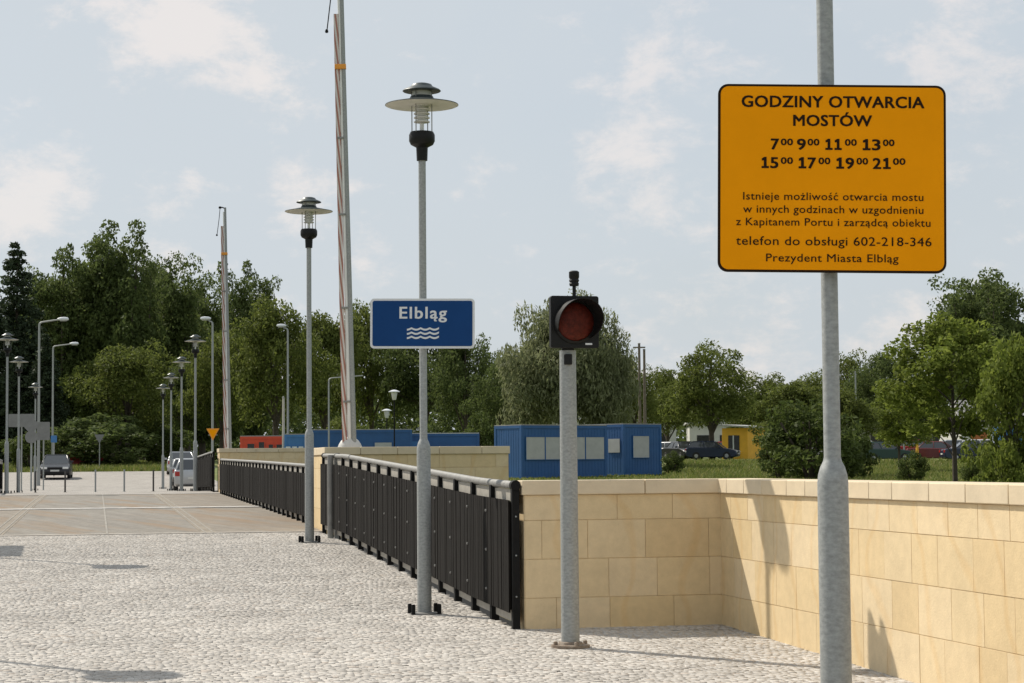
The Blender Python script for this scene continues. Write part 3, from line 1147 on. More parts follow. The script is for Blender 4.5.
# ------------------------------------------------------------------ blue name sign
lp = P(20.56, 3.24, zr(20.56))
YB = lp.y - .075
c_ = at(422.5, 323.5, YB)
k_ = 104.5 / abs((at(474, 323, YB) - at(369.5, 323, YB)).x)
blu = thing('name_sign', 'blue white-bordered sign with a town name and three waves', 'sign', c_, 0)
blu.rotation_euler = (0, R(.45), 0)
w_, h_ = 104.5 / k_, 50 / k_
MB().prism(rounded(w_, h_, .04), -.004, .012, 'y').build('border', M['signwhite'], blu)
MB().prism(rounded(w_ - .046, h_ - .046, .022), -.0065, -.0041, 'y').build('sign_face', M['signblue'], blu)
X = lambda x: (x - 422.5) / k_
Z = lambda y: (323.5 - y) / k_
SPACING[0] = 1.14
tm = text_mesh([('Elbląg', X(423.2), Z(318.6), 47.5 / k_, 11.8 / k_, .34 / k_)])
tm[0].build('lettering', M['signwhite'], blu)
for r in range(3):           # three wave lines
    n = 40
    pts = []
    tm = MB()
    zc = Z(329.0 + r * 4.2)
    for i in range(n + 1):
        x = X(407) + (32 / k_) * i / n
        # scalloped wave: pointed crests, round troughs
        z = zc - .016 * abs(math.sin(math.pi * 3.5 * i / n + math.pi / 2)) + .008
        pts.append((x, z))
    hw = .0095
    for i in range(n):
        (xa, za), (xb, zb) = pts[i], pts[i + 1]
        tm.add([(xa, -.0082, za - hw), (xb, -.0082, zb - hw), (xb, -.0082, zb + hw), (xa, -.0082, za + hw)], [(0, 1, 2, 3)])
    tm.build('wave_symbol', M['signwhite'], blu)
for z in (-.15, .15):
    bk = MB().box(-.1, .1, .0125, .025, z - .02, z + .02)
    bk.lathe([(.050, z - .02), (.050, z + .02)], 16, 0, .075)
    bk.build('clamp', M['galv_dull'], blu)

# ------------------------------------------------------------------ signal post
g_ = at_s(570.5, 17.05, 645)
gs, gt = ST(g_.x, g_.y)
zg = zr(gs)
sig = thing('signal_post', 'grey post with a single unlit red signal on a square black backing board', 'traffic light', (g_.x, g_.y, zg), 0)
ztop = at(565, 350, g_.y).z - zg
MB().lathe([(0, -.02), (.078, -.02), (.075, ztop * .5), (.070, ztop - .005), (0, ztop)], 24).build('pole', M['galv'], sig)
fl = MB().lathe([(.165, .0), (.165, .022), (.11, .026), (.10, .045), (.08, .05)], 24).build('base_flange', M['rust'], sig)
for k in range(4):
    a = R(20 + 90 * k)
    MB().lathe([(.018, .02), (.018, .05), (.01, .055)], 6, .135 * math.cos(a), .135 * math.sin(a)).build('anchor_bolt', M['rust'], fl)
hc = at(574.5, 322, g_.y - .1)
zc = hc.z - zg
hx = hc.x - g_.x


def in_head(o, yaw=R(14)):
    o.location = (hx, -.10, zc)
    o.rotation_euler = (0, 0, yaw)
    return o


HS = .212
head = in_head(MB().prism(rounded(2 * HS, 2 * HS + .02, .02), -.015, .045, 'y').build('signal_housing', M['blackplastic'], sig, bevel=.004))


def disc_xz(b, prof, n=32):
    """lathe about the local y axis; prof (r, y)"""
    s = len(b.v)
    b.lathe([(r, y) for r, y in prof], n)
    b.v[s:] = [(x, z, y) for x, y, z in b.v[s:]]
    return b


disc_xz(MB(), [(.185, -.014), (.185, -.03), (.165, -.034), (.165, -.014)], 36).build('lens_ring', M['blackplastic'], head)
disc_xz(MB(), [(.164, -.020), (.15, -.034), (.10, -.048), (.05, -.055), (0, -.057)], 36).build('lens', M['redlens'], head)
vz = MB()
n = 28
vs, fs = [], []
for i in range(n + 1):
    a = R(-50 + 256 * i / n)
    dep = .04 + .17 * (max(0, math.sin((i / n) * math.pi)) ** .6)
    for rr, y in ((.186, -.02), (.190, -.02 - dep), (.184, -.02 - dep), (.180, -.02)):
        vs.append((rr * math.cos(a) - (y + .02) * .10, y, rr * math.sin(a)))
for i in range(n):
    for k in range(4):
        fs.append((i * 4 + k, i * 4 + (k + 1) % 4, i * 4 + 4 + (k + 1) % 4, i * 4 + 4 + k))
fs += [(0, 1, 2, 3), tuple(range(n * 4, n * 4 + 4))]
vz.add(vs, fs).build('visor', M['blackplastic'], head, sharp=50)
MB().box(.09, .15, -.0165, -.0152, -.195, -.18).build('type_plate', M['signwhite'], head)
MB().lathe([(.016, HS), (.016, HS + .10)], 12).build('antenna_stem', M['blackplastic'], head)
MB().lathe([(.0, HS + .09), (.038, HS + .095), (.042, HS + .115), (.036, HS + .125), (.044, HS + .14), (.038, HS + .155), (.044, HS + .17), (.044, HS + .215), (.03, HS + .225), (0, HS + .225)], 20).build('beacon', M['blackplastic'], head)
MB().box(-.035, .035, -.105, -.07, ztop - .13, ztop - .04).build('bracket', M['blackplastic'], sig, bevel=.006)
MB().box(-.05, .05, -.07, .08, ztop - .006, ztop + .02).build('mounting_plate', M['blackplastic'], sig)


# ------------------------------------------------------------------ raised barriers
def stripe_mat():
    m = bpy.data.materials.new('red_white_stripes')
    t, b_ = nodes_of(m)
    b_.inputs['Roughness'].default_value = .5
    tcn = t.nodes.new('ShaderNodeTexCoord')
    sep = t.nodes.new('ShaderNodeSeparateXYZ')
    t.links.new(tcn.outputs['Object'], sep.inputs[0])
    ad = t.nodes.new('ShaderNodeMath')
    ad.operation = 'MULTIPLY_ADD'
    ad.inputs[1].default_value = 9.0
    t.links.new(sep.outputs['X'], ad.inputs[0])
    t.links.new(sep.outputs['Z'], ad.inputs[2])
    fr_ = t.nodes.new('ShaderNodeMath')
    fr_.operation = 'WRAP'
    fr_.inputs[1].default_value = 0
    fr_.inputs[2].default_value = .62
    t.links.new(ad.outputs[0], fr_.inputs[0])
    gt_ = t.nodes.new('ShaderNodeMath')
    gt_.operation = 'GREATER_THAN'
    gt_.inputs[1].default_value = .31
    t.links.new(fr_.outputs[0], gt_.inputs[0])
    mxx = t.nodes.new('ShaderNodeMixRGB')
    mxx.inputs[1].default_value = (.60, .56, .53, 1)
    mxx.inputs[2].default_value = (.36, .16, .12, 1)
    t.links.new(gt_.outputs[0], mxx.inputs[0])
    t.links.new(mxx.outputs[0], b_.inputs['Base Color'])
    return m


M['stripe'] = stripe_mat()


def make_barrier():
    o = thing('raised_barrier', '', 'barrier')
    h = 9.95
    b = MB()
    # pale domed machine housing
    prof = []
    for k in range(9):
        a = R(90 * k / 8)
        prof.append((.40 * math.cos(a) ** .8 if k < 8 else 0, 1.16 + .42 * math.sin(a)))
    b.lathe([(.40, -.6), (.40, 1.16)] + prof[1:], 28)
    b.v = [(x * .68, y * .6, z) for x, y, z in b.v]
    b.build('drive_housing', M['offwhite'], o)
    m = MB()
    m.tube([(.085, -.1, .9), (.07, -.1, 4), (.045, -.1, h)], [.048, .045, .038], 12)
    m.build('mast', M['galv'], o)
    m2 = MB().tube([(.0, -.08, .9), (.005, -.08, 4), (-.005, -.08, h - .15)], [.042, .04, .034], 12)
    m2.build('boom', M['white'], o)
    m3 = MB()
    m3.prism([(-.045, -.02), (.045, -.02), (.045, .02), (-.045, .02)], .75, 9.3, 'z')
    m3.v = [(x - .10 + .003 * z, y - .1, z) for x, y, z in m3.v]
    m3.build('striped_arm', M['stripe'], o)
    cl = MB()
    cl.box(-.12, .10, -.16, -.04, 8.28, 8.37)
    cl.build('clamp', M['orange'], o, bevel=.01)
    for z in (2.2, 3.9, 5.6, 7.0):
        MB().box(-.10, .08, -.135, -.065, z, z + .035).build('strap', M['galv_dull'], o)
    hd = MB().tube([(.03, -.1, h - .03), (-.06, -.1, h + .01), (-.12, -.1, h)], .02, 8)
    hd.lathe([(.0, h - .03), (.05, h - .03), (.05, h + .03), (0, h + .05)], 12, -.13, -.1)
    hd.build('top_fitting', M['black'], o)
    cb = MB().tube([(-.13, -.1, h - .02), (-.17, -.1, h - .4), (-.25, -.1, h - .95)], .012, 6)
    cb.lathe([(0, h - 1.0), (.028, h - .99), (.034, h - .965), (.02, h - .93), (0, h - .92)], 10, -.256, -.1)
    cb.build('cord', M['black'], o)
    return o


bar0 = make_barrier()
bp_ = at_s(351.5, 39.0)
bar0.location = (bp_.x, bp_.y, zr(39.2))
bar0.rotation_euler = (0, R(-1.15), AX * .3)
bar0.scale = (1, 1, 1.055)
tag(bar0, 'tall raised red and white barrier arm behind the near railing, top out of frame', 'barrier', 'raised bridge barriers')
bar1 = copy_tree(bar0)
bp_ = at_s(229, 71.2)
bar1.location = (bp_.x, bp_.y, zr(71.0) - .05)
bar1.rotation_euler = (0, R(-1.0), AX * .3)
bar1.scale = (1, 1, .99)
tag(bar1, 'smaller raised red and white barrier arm at the far end of the bridge', 'barrier', 'raised bridge barriers')

# control cabin on the left pavement (its shadow falls into the picture)
cab = thing('control_cabin', 'small flat roofed bridge control cabin on the left pavement', 'cabin', P(33.6, -4.4, zr(33.6)), AX)
MB().box(-1.2, 1.2, -1.0, 1.0, -.1, 2.9).build('wall', M['cabin'], cab, bevel=.02)
MB().box(-1.35, 1.35, -1.15, 1.15, 2.903, 3.12).build('roof', M['roofgrey'], cab, bevel=.02)
w0 = MB().box(-.9, .9, -1.03, -1.002, 1.1, 2.2).build('window', M['darkwin'], cab)
MB().box(-1.0, 1.0, -1.06, -1.031, 1.0, 1.09).build('sill', M['galv_dull'], w0)
MB().box(1.202, 1.24, -.45, .45, 0, 2.1).build('door', M['signback'], cab)


# ------------------------------------------------------------------ bollards
def make_bollard(h, m):
    o = thing('bollard', '', 'bollard')
    MB().lathe([(0, -.05), (.03, -.05), (.03, h - .02), (.022, h), (0, h)], 14).build('post', m, o)
    MB().lathe([(.07, -.01), (.07, .015), (.04, .02)], 14).build('base_flange', m, o)
    return o


bol_l = make_bollard(.78, M['galv'])
bol_d = make_bollard(.74, mat('dark_bollard_paint', (.05, .045, .04), .5))
for i, (px, s, src, lb) in enumerate(((95.5, 72.2, bol_l, 'pale grey bollard at the far road end, right of the dark car'),
                                      (124.3, 72.2, bol_l, 'pale grey bollard in the middle of the far road end'),
                                      (65.2, 71.6, bol_d, 'dark bollard standing in front of the dark parked car'),
                                      (153.4, 71.6, bol_d, 'dark bollard left of the farthest right hand lamp posts'),
                                      (35.5, 71.6, bol_d, 'dark bollard beside the left row of lamp posts'))):
    o = copy_tree(src)
    p = at_s(px, s)
    o.location = (p.x, p.y, zr(s))
    tag(o, lb, 'bollard', 'bollards across the far road end')
for o in (bol_l, bol_d):
    for ch in list(o.children):
        bpy.data.objects.remove(ch)
    bpy.data.objects.remove(o)


# ------------------------------------------------------------------ street lights, poles, traffic signs
def ground_at(px, Y):
    p = at(px, 465, Y)
    s, t = ST(p.x, p.y)
    g = G(s, t)
    if -6.6 <= t <= 6.8 and 68 < s < 140:
        g = zr(s) + .01
    return Vector((p.x, p.y, g))


def street_light(px, py_top, Y, arm_px, label, head=True, r=.075):
    b_ = ground_at(px, Y)
    zt = at(px, py_top, Y).z
    ax = at(px + arm_px, py_top, Y).x - b_.x
    h = zt - b_.z
    o = thing('street_light', label, 'street light', b_, 0, 'tall street lights')
    sg = 1 if ax > 0 else -1
    bend = [(0, 0, -.1), (0, 0, .9), (0, 0, .91), (0, 0, h - .22), (sg * .02, 0, h - .1), (sg * .09, 0, h - .03), (sg * .2, 0, h), (ax, 0, h + .12)]
    MB().tube(bend, [r * 1.3, r * 1.3, r, r * .75, r * .7, r * .65, r * .6, r * .55], 10).build('pole', M['galv'], o)
    if head:
        hb = MB()
        n_ = 14
        for_v = []
        hb.lathe([(0, -.42), (.07, -.40), (.14, -.2), (.16, .1), (.12, .36), (0, .42)], 14)
        hb.v = [(ax + sg * .25 + z * sg * .75, y * .9, h + .14 + (x * .8 if x > 0 else x * .45)) for x, y, z in hb.v]
        hd_ = hb.build('lamp_head', M['signwhite'], o)
        MB().box(min(ax + sg * .1, ax + sg * .45), max(ax + sg * .1, ax + sg * .45), -.1, .1, h + .045, h + .062).build('lens', M['lampglass'], hd_)
    return o


street_light(38.5, 322, 112, 20, 'tallest street light at left, head to the right above the grey sign backs')
street_light(52.5, 346, 140, 18, 'street light just right of the tallest one, behind the dark parked car')
street_light(212.5, 321, 118, -2.5, 'street light with the orange triangle sign, left of the far barrier')
street_light(288, 328, 128, -2.5, 'street light standing behind the red container')
street_light(329, 378, 120, 34, 'thin pole with one long horizontal arm behind the near barrier', head=False, r=.06)


def plain_pole(px, ptop, Y, label, name='utility_pole', r=.1, m='wood', cat='pole', arms=()):
    b_ = ground_at(px, Y)
    h = at(px, ptop, Y).z - b_.z
    o = thing(name, label, cat, b_, 0)
    MB().tube([(0, 0, -.2), (0, 0, h)], [r, r * .7], 10).build('pole', M[m], o)
    for z, l in arms:
        MB().box(-l / 2, l / 2, -.05, .05, h - z, h - z + .1).build('crossarm', M[m], o)
    MB().lathe([(r * .75, h - .02), (r * .8, h + .05), (0, h + .1)], 10).build('pole_cap', M['galv_dull'], o)
    return o


plain_pole(640.5, 344, 150, 'left one of two tall thin poles rising behind the blue end container', r=.13, arms=((.3, .9),))
plain_pole(645.5, 350, 150, 'right one of two tall thin poles rising behind the blue end container', r=.13)
plain_pole(857, 372, 190, 'thin grey pole among the trees right of the near sign post', r=.09, m='galv')
plain_pole(904.5, 374, 150, 'thin dark pole left of the bright young tree', r=.07, m='galv')
plain_pole(283.5, 398, 124, 'short yellowish post behind the pale blue cabin', 'marker_post', .1, 'cabin')


plain_pole(917.5, 441, 150, 'short yellow post on the verge beside the dark green car', 'marker_post', .13, 'yellowwall')


def park_lantern(px, py, Y, label):
    b_ = ground_at(px, Y)
    h = at(px, py, Y).z - b_.z
    o = thing('park_lantern', label, 'lantern', b_, 0, 'small park lanterns')
    MB().lathe([(.07, -.1), (.07, .8), (.04, .84), (.035, h - .5)], 10).build('pole', M['black'], o)
    MB().lathe([(.09, h - .52), (.11, h - .5), (.19, h - .08), (.19, h - .06)], 14).build('lantern_glass', M['lampglass'], o)
    MB().lathe([(.33, h - .065), (.33, h - .03), (.12, h + .06), (0, h + .08)], 16).build('lantern_cap', M['signwhite'], o)


park_lantern(394.5, 391, 118, 'pale park lantern left of the blue sign pole, the higher one')
park_lantern(387, 410, 132, 'pale park lantern low above the blue cabins, the farther one')


def sign_plate(px, py, Y, shape, size, label, m='signback', face=None, pole=True, cat='sign', name='road_sign', foot_Y=None):
    b_ = ground_at(px, Y)
    zc_ = at(px, py, Y).z - b_.z
    o = thing(name, label, cat, b_, 0)
    w, h = size
    if shape == 'rect':
        poly = rounded(w, h, .05)
    elif shape == 'round':
        poly = [(w / 2 * math.cos(R(12 * k)), w / 2 * math.sin(R(12 * k))) for k in range(30)]
    elif shape == 'tri_down':
        poly = [(-w / 2, h / 2), (0, -h / 2), (w / 2, h / 2)]
    else:
        poly = [(w / 2 * math.cos(R(22.5 + 45 * k)), w / 2 * math.sin(R(22.5 + 45 * k))) for k in range(8)]
    pb = MB().prism([(a, c + zc_) for a, c in poly], -.075, -.06, 'y')
    pl_ = pb.build('plate', M[m], o)
    if face:
        MB().prism([(a * .72, c * .72 + zc_ + (.02 if shape == 'tri_down' else 0)) for a, c in poly], -.081, -.0762, 'y').build('plate_centre', M[face], pl_)
    bk_ = MB()
    bk_.box(-w * .35, w * .35, -.058, -.04, zc_ - .05, zc_ + .0)
    bk_.build('bracket', M['galv_dull'], o)
    if pole:
        MB().tube([(0, 0, -.1), (0, 0, zc_ + h * .45)], .035, 10).build('pole', M['galv'], o)
    return o


sign_plate(21.5, 420.5, 100, 'rect', (26 / 20.5, 13 / 20.5), 'wide grey rectangular sign back behind the second left lamp post')
sign_plate(43.5, 431, 104, 'rect', (13 / 19.7, 18 / 19.7), 'upright grey sign back right of the round one')
sign_plate(31.5, 437, 98, 'round', (12.5 / 20.9, 12.5 / 20.9), 'round grey sign back on its own thin pole at left')
sign_plate(31, 425, 99, 'octagon', (14 / 20.7, 14 / 20.7), 'grey octagonal sign back just above the round one')
sign_plate(54, 439, 128, 'rect', (6 / 16, 7 / 16), 'small teal plate low on the street light pole', m='bluelight')
sign_plate(99.5, 439, 145, 'tri_down', (10 / 14.1, 9 / 14.1), 'grey back of a triangular sign at the edge of the grass')
sign_plate(213, 434.5, 104, 'tri_down', (13 / 19.7, 12 / 19.7), 'orange triangular sign on a thin pole left of the far barrier', m='orange', face='signyellow')


# ------------------------------------------------------------------ cars
def make_car(paint, kind='sedan'):
    """front towards -y, base at z=0"""
    o = thing('parked_car', '', 'car')
    L, Wd = (4.4, 1.74) if kind == 'sedan' else (4.0, 1.70)
    y0 = -L / 2
    low = [(y0 + .04, .28), (y0, .45), (y0 + .06, .66), (y0 + .35, .78), (y0 + 1.15, .92), (y0 + L - .75, .98) if kind == 'sedan' else (y0 + L - .25, .98),
           (y0 + L - .06, .92), (y0 + L, .60), (y0 + L - .05, .30), (y0 + L - .3, .20), (y0 + .3, .20)]
    b = MB()
    n = len(low)
    secs = ((-Wd / 2, .90), (-Wd / 2 + .05, 1.0), (Wd / 2 - .05, 1.0), (Wd / 2, .90))
    vs, fs = [], []
    for x, k in secs:
        for y, z in low:
            zz = .58 + (z - .58) * k
            vs.append((x, y * (1 - (1 - k) * .25), zz))
    for i in range(3):
        for j in range(n):
            a, c = i * n + j, i * n + (j + 1) % n
            fs.append((a, c, c + n, a + n))
    fs += [tuple(range(n)), tuple(range(3 * n, 4 * n))]
    b.add(vs, fs)
    body = b.build('body', paint, o, bevel=.03, sharp=30)
    # cabin glass and roof
    yb = (y0 + L - .75) if kind == 'sedan' else (y0 + L - .12)
    base = [(-Wd / 2 + .06, y0 + 1.08), (Wd / 2 - .06, y0 + 1.08), (Wd / 2 - .06, yb), (-Wd / 2 + .06, yb)]
    topp = [(-Wd / 2 + .25, y0 + 1.78), (Wd / 2 - .25, y0 + 1.78), (Wd / 2 - .25, yb - (.65 if kind == 'sedan' else .32)), (-Wd / 2 + .25, yb - (.65 if kind == 'sedan' else .32))]
    zb, zt = .90, 1.40
    MB().add([(x, y, zb) for x, y in base] + [(x, y, zt) for x, y in topp], [(0, 1, 5, 4), (1, 2, 6, 5), (2, 3, 7, 6), (3, 0, 4, 7), (4, 5, 6, 7)]).build('window', M['glass'], o)
    rf = MB()
    e = .03
    rr = [(topp[0][0] - e, topp[0][1] - .02), (topp[1][0] + e, topp[1][1] - .02), (topp[2][0] + e, topp[2][1] + .02), (topp[3][0] - e, topp[3][1] + .02)]
    rf.add([(x, y, zt - .015) for x, y in rr] + [(x * .86, y * .9 + .02, zt + .055) for x, y in rr], [(0, 1, 5, 4), (1, 2, 6, 5), (2, 3, 7, 6), (3, 0, 4, 7), (4, 5, 6, 7), (3, 2, 1, 0)])
    for k in range(4):
        p0, p1 = Vector((*base[k], zb)), Vector((*topp[k], zt))
        rf.tube([p0, p1], .035, 6)
    for sx in (-1, 1):
        pm0 = Vector((sx * (Wd / 2 - .055), (base[0][1] + base[2][1]) / 2, zb))
        pm1 = Vector((sx * (Wd / 2 - .245), (topp[0][1] + topp[2][1]) / 2, zt))
        rf.tube([pm0, pm1], .035, 6)
    rf.build('roof', paint, o, bevel=.02)
    for sx in (-1, 1):
        MB().box(sx * .62 - .17, sx * .62 + .17, y0 - .012, y0 + .2, .57, .70).build('headlight', M['headlight'], o, bevel=.02)
        MB().box(sx * .70 - .13, sx * .70 + .13, y0 + L - .1, y0 + L + .012, .66, .86).build('tail_light', M['taillight'], o, bevel=.02)
        MB().box(min(sx * (Wd / 2 - .02), sx * (Wd / 2 + .16)), max(sx * (Wd / 2 - .02), sx * (Wd / 2 + .16)), y0 + 1.32, y0 + 1.42, .95, 1.07).build('wing_mirror', paint, o, bevel=.02)
    MB().box(-.4, .4, y0 - .014, y0 + .1, .56, .68).build('grille', M['blackplastic'], o)
    MB().box(-.62, .62, y0 - .016, y0 + .1, .28, .40).build('bumper_intake', M['blackplastic'], o)
    MB().box(-.26, .26, y0 - .03, y0 + .02, .43, .53).build('number_plate', M['plate'], o)
    MB().box(-.26, .26, y0 + L - .02, y0 + L + .03, .52, .63).build('number_plate', M['plate'], o)
    for sx in (-1, 1):
        for wy in (y0 + .80, y0 + L - .85):
            w = MB()
            w.lathe([(.20, -.09), (.29, -.10), (.315, -.06), (.315, .06), (.29, .10), (.20, .09)], 22)
            w.v = [(sx * (Wd / 2 - .075) + z, wy + x, .315 + y) for x, y, z in w.v]
            tw = w.build('wheel', M['tyre'], o)
            r_ = MB().lathe([(0, -.095), (.205, -.088), (.205, .088), (0, .095)], 18)
            r_.v = [(sx * (Wd / 2 - .075) + z, wy + x, .315 + y) for x, y, z in r_.v]
            r_.build('rim', M['rim'], tw)
    return o


def paint(name, c, metal=.3):
    return mat(name, c, .28, metal, .05, 2, spec=.6)


P_ = {'dark': paint('dark_grey_car_paint', (.02, .021, .024)), 'silver': paint('silver_car_paint', (.42, .43, .44), .5), 'white': paint('white_car_paint', (.68, .68, .67), 0),
      'red': paint('red_car_paint', (.28, .02, .02)), 'blue': paint('dark_blue_car_paint', (.02, .03, .06)), 'green': paint('dark_green_car_paint', (.02, .05, .04)),
      'maroon': paint('maroon_car_paint', (.14, .03, .03))}
CARS = [
    (56.5, 124, 'dark', 'sedan', 10, 'dark grey sedan facing the camera at the left end of the road'),
    (74, 152, 'red', 'hatch', -60, 'dull red car in tree shade behind the dark grey sedan'),
    (193, 93, 'silver', 'hatch', 190, 'silver hatchback parked beyond the right railing, nearest of its row'),
    (186, 112, 'white', 'hatch', 190, 'white hatchback second in the row beyond the right railing'),
    (181, 131, 'silver', 'sedan', 190, 'silver sedan farthest in the row beyond the right railing'),
    (683, 160, 'dark', 'sedan', 20, 'dark sedan parked just right of the blue end container'),
    (697, 174, 'silver', 'hatch', 30, 'silver hatchback behind the dark sedan near the blue end container'),
    (672, 178, 'white', 'hatch', 80, 'white car half hidden by the blue end container'),
    (713, 158, 'blue', 'hatch', 75, 'dark blue car under the broad tree left of the yellow kiosk'),
    (712, 178, 'silver', 'sedan', 85, 'silver sedan behind the dark blue car under the broad tree'),
    (885, 150, 'green', 'hatch', 100, 'dark green car on the far grass verge left of the bright young tree'),
    (938, 152, 'maroon', 'sedan', 70, 'maroon car parked behind the bright young tree'),
    (955, 166, 'silver', 'sedan', 90, 'silver sedan behind the maroon car'),
    (986, 160, 'white', 'hatch', 95, 'white hatchback in front of the house with the orange door'),
    (1006, 156, 'dark', 'sedan', 90, 'dark sedan at the right edge before the blue wall'),
    (676, 170, 'silver', 'hatch', 40, 'silver car squeezed between the blue end container and the dark sedan'),
    (726, 172, 'red', 'hatch', 80, 'red car partly behind the trunk of the broad tree'),
    (705, 186, 'white', 'sedan', 88, 'white sedan at the back of the car park'),
    (902, 166, 'silver', 'sedan', 95, 'silver sedan right of the dark green car'),
    (922, 160, 'red', 'hatch', 60, 'red car beside the maroon one near the bright young tree'),
    (972, 150, 'blue', 'sedan', 92, 'dark blue sedan on the verge behind the trunk of the young tree'),
    (868, 172, 'white', 'hatch', 90, 'white car among the trees right of the near sign post'),
]
protos = {}
for px, Y, col, kind, yaw, lb in CARS:
    if (col, kind) not in protos:
        protos[(col, kind)] = o = make_car(P_[col], kind)
    else:
        o = copy_tree(protos[(col, kind)])
    o.location = ground_at(px, Y)
    o.rotation_euler = (0, 0, R(yaw))
    tag(o, lb, 'car', 'parked cars')


# ------------------------------------------------------------------ containers, kiosk, house
def container(label, corner, yaw, L, D, Ht, m, panels, side_panels=(), name='site_container', lite=None):
    """local x along the long visible face (y=0), depth +y"""
    o = thing(name, label, 'container', corner, yaw)
    b = MB()
    rib = .035
    # corrugated skin front/back/left/right
    def corr(n, fx):
        for k in range(n):
            fx(k, n)
    b.box(0, L, 0, D, .02, Ht - .02)
    nf = int(L / .22)
    for k in range(nf):
        x = L * (k + .25) / nf
        b.box(x, x + L / nf * .5, -.010, -.002, .18, Ht - .2)
    nd = int(D / .22)
    for k in range(nd):
        y = D * (k + .25) / nd
        b.box(-.010, -.002, y, y + D / nd * .5, .18, Ht - .2)
        b.box(L + .002, L + .010, y, y + D / nd * .5, .18, Ht - .2)
    b.build('wall', m, o)
    fr_ = MB()
    for x in (-.03, L - .12):
        for y in (-.03, D - .12):
            fr_.box(x, x + .15, y, y + .15, 0, Ht)
    for z in (0, Ht - .16):
        fr_.box(.121, L - .121, -.034, .03, z, z + .155)
        fr_.box(-.034, .03, .121, D - .121, z, z + .155)
        fr_.box(L - .03, L + .034, .121, D - .121, z, z + .155)
    fr_.build('frame', m, o)
    MB().box(-.02, L + .02, -.02, D + .02, Ht + .002, Ht + .05).build('roof', lite or M['roofgrey'], o)
    for x0, x1, z0, z1, mm in panels:
        w = MB().box(x0, x1, -.06, -.03, z0, z1).build('window', mm, o)
        f_ = MB()
        for a0, a1, c0, c1 in ((x0 - .04, x1 + .04, z1, z1 + .04), (x0 - .04, x1 + .04, z0 - .04, z0), (x0 - .04, x0, z0, z1), (x1, x1 + .04, z0, z1)):
            f_.box(a0, a1, -.07, -.03, c0, c1)
        f_.build('window_frame', m, w)
    for y0_, y1_, z0, z1, mm in side_panels:
        MB().box(-.06, -.03, y0_, y1_, z0, z1).build('window', mm, o)
    return o


pg, dk = M['panelgrey'], M['darkwin']
ca = ground_at(521.5, 113)
container('long blue container with four grey shutters behind the signal post', ca, R(37), 6.06, 2.44, 2.93, M['bluewall'],
          [(.3, 1.58, 1.05, 2.28, pg), (1.66, 2.95, 1.05, 2.28, pg), (3.03, 4.45, 1.05, 2.28, pg), (4.53, 5.85, 1.05, 2.28, pg)])
cb_ = ground_at(623.5, 119)
container('blue container seen end on with one square grey window', cb_, R(41), 3.08, 6.06, 2.98, M['bluewall'], [(.75, 2.05, 1.05, 2.3, pg)], [(.25, 1.2, 1.35, 2.15, pg)])
cx = ground_at(312, 121)
container('long low blue cabin behind the near barrier with one grey panel', cx, R(8), 5.9, 2.44, 2.75, M['bluewall'], [(3.7, 4.7, .9, 2.0, pg)])
cx = ground_at(407, 124)
container('blue tarpaulin covered cabin behind the blue sign post', cx, R(10), 4.4, 2.44, 2.45, M['bluewall'], [(.25, .75, .6, 2.0, M['bluelight'])], lite=M['offwhite'])
cx = ground_at(285, 122)
container('pale blue cabin with a row of small white squares beside the red container', cx, R(-6), 1.6, 2.44, 2.55, M['bluelight'],
          [(.06 + .39 * k, .34 + .39 * k, 1.45, 1.85, M['signwhite']) for k in range(4)])
cx = ground_at(240.5, 126)
container('red container with four dark openings at the far end of the bridge', cx, R(5), 2.72, 2.44, 2.5, M['redwall'],
          [(.42, .85, 1.1, 2.05, dk), (1.12, 1.45, 1.1, 2.15, dk), (1.72, 1.98, 1.1, 2.0, dk), (2.2, 2.55, 1.1, 2.0, dk)])

# yellow kiosk
kx = ground_at(748, 165)
kz = at(748, 457, 165).z
kk = thing('kiosk', 'yellow kiosk with a pale overhanging roof beyond the wall', 'kiosk', (kx.x, kx.y, kz), R(35))
# corner nearest the camera at the origin: left face runs along -x, right face along +y rotated
MB().box(-2.35, 0, 0, 3.9, -.3, 2.35).build('wall', M['yellowwall'], kk, bevel=.02)
MB().add([(-2.75, -.35, 2.55), (.35, -.35, 2.36), (.35, 4.3, 2.36), (-2.75, 4.3, 2.55), (-2.75, -.35, 2.67), (.35, -.35, 2.48), (.35, 4.3, 2.48), (-2.75, 4.3, 2.67)],
         [(0, 3, 2, 1), (4, 5, 6, 7), (0, 1, 5, 4), (1, 2, 6, 5), (2, 3, 7, 6), (3, 0, 4, 7)]).build('roof', M['panelgrey'], kk)
wd = MB().box(-1.75, -.75, -.05, -.003, .35, 1.75).build('window', dk, kk)
MB().box(-1.32, -1.22, -.08, -.051, .35, 1.75).build('window_frame', M['signwhite'], wd)
MB().box(-1.85, -.65, -.22, -.052, .25, .33).build('counter', M['offwhite'], kk)
kk.rotation_euler = (0, 0, R(-35))

# house behind the bright tree
hx_ = ground_at(962, 190)
ho = thing('house', 'small white house with a grey roof and an orange door behind the bright young tree', 'house', hx_, R(8))
MB().box(0, 8.5, 0, 6, -.3, 2.9).build('wall', M['plaster'], ho)
MB().add([(-.4, -.5, 2.85), (8.9, -.5, 2.85), (8.9, 6.5, 2.85), (-.4, 6.5, 2.85), (.6, 3, 5.3), (7.9, 3, 5.3)], [(0, 1, 5, 4), (1, 2, 5), (2, 3, 4, 5), (3, 0, 4), (3, 2, 1, 0)]).build('roof', M['roofgrey'], ho)
MB().box(.9, 2.5, -.06, -.003, 0, 2.3).build('door', M['doororange'], ho)
for x in (3.4, 5.0, 6.6):
    w = MB().box(x, x + .9, -.05, -.003, .9, 2.1).build('window', dk, ho)
    MB().box(x - .08, x + .98, -.08, -.051, .8, .89).build('sill', M['white'], w)
bx = ground_at(1004, 176)
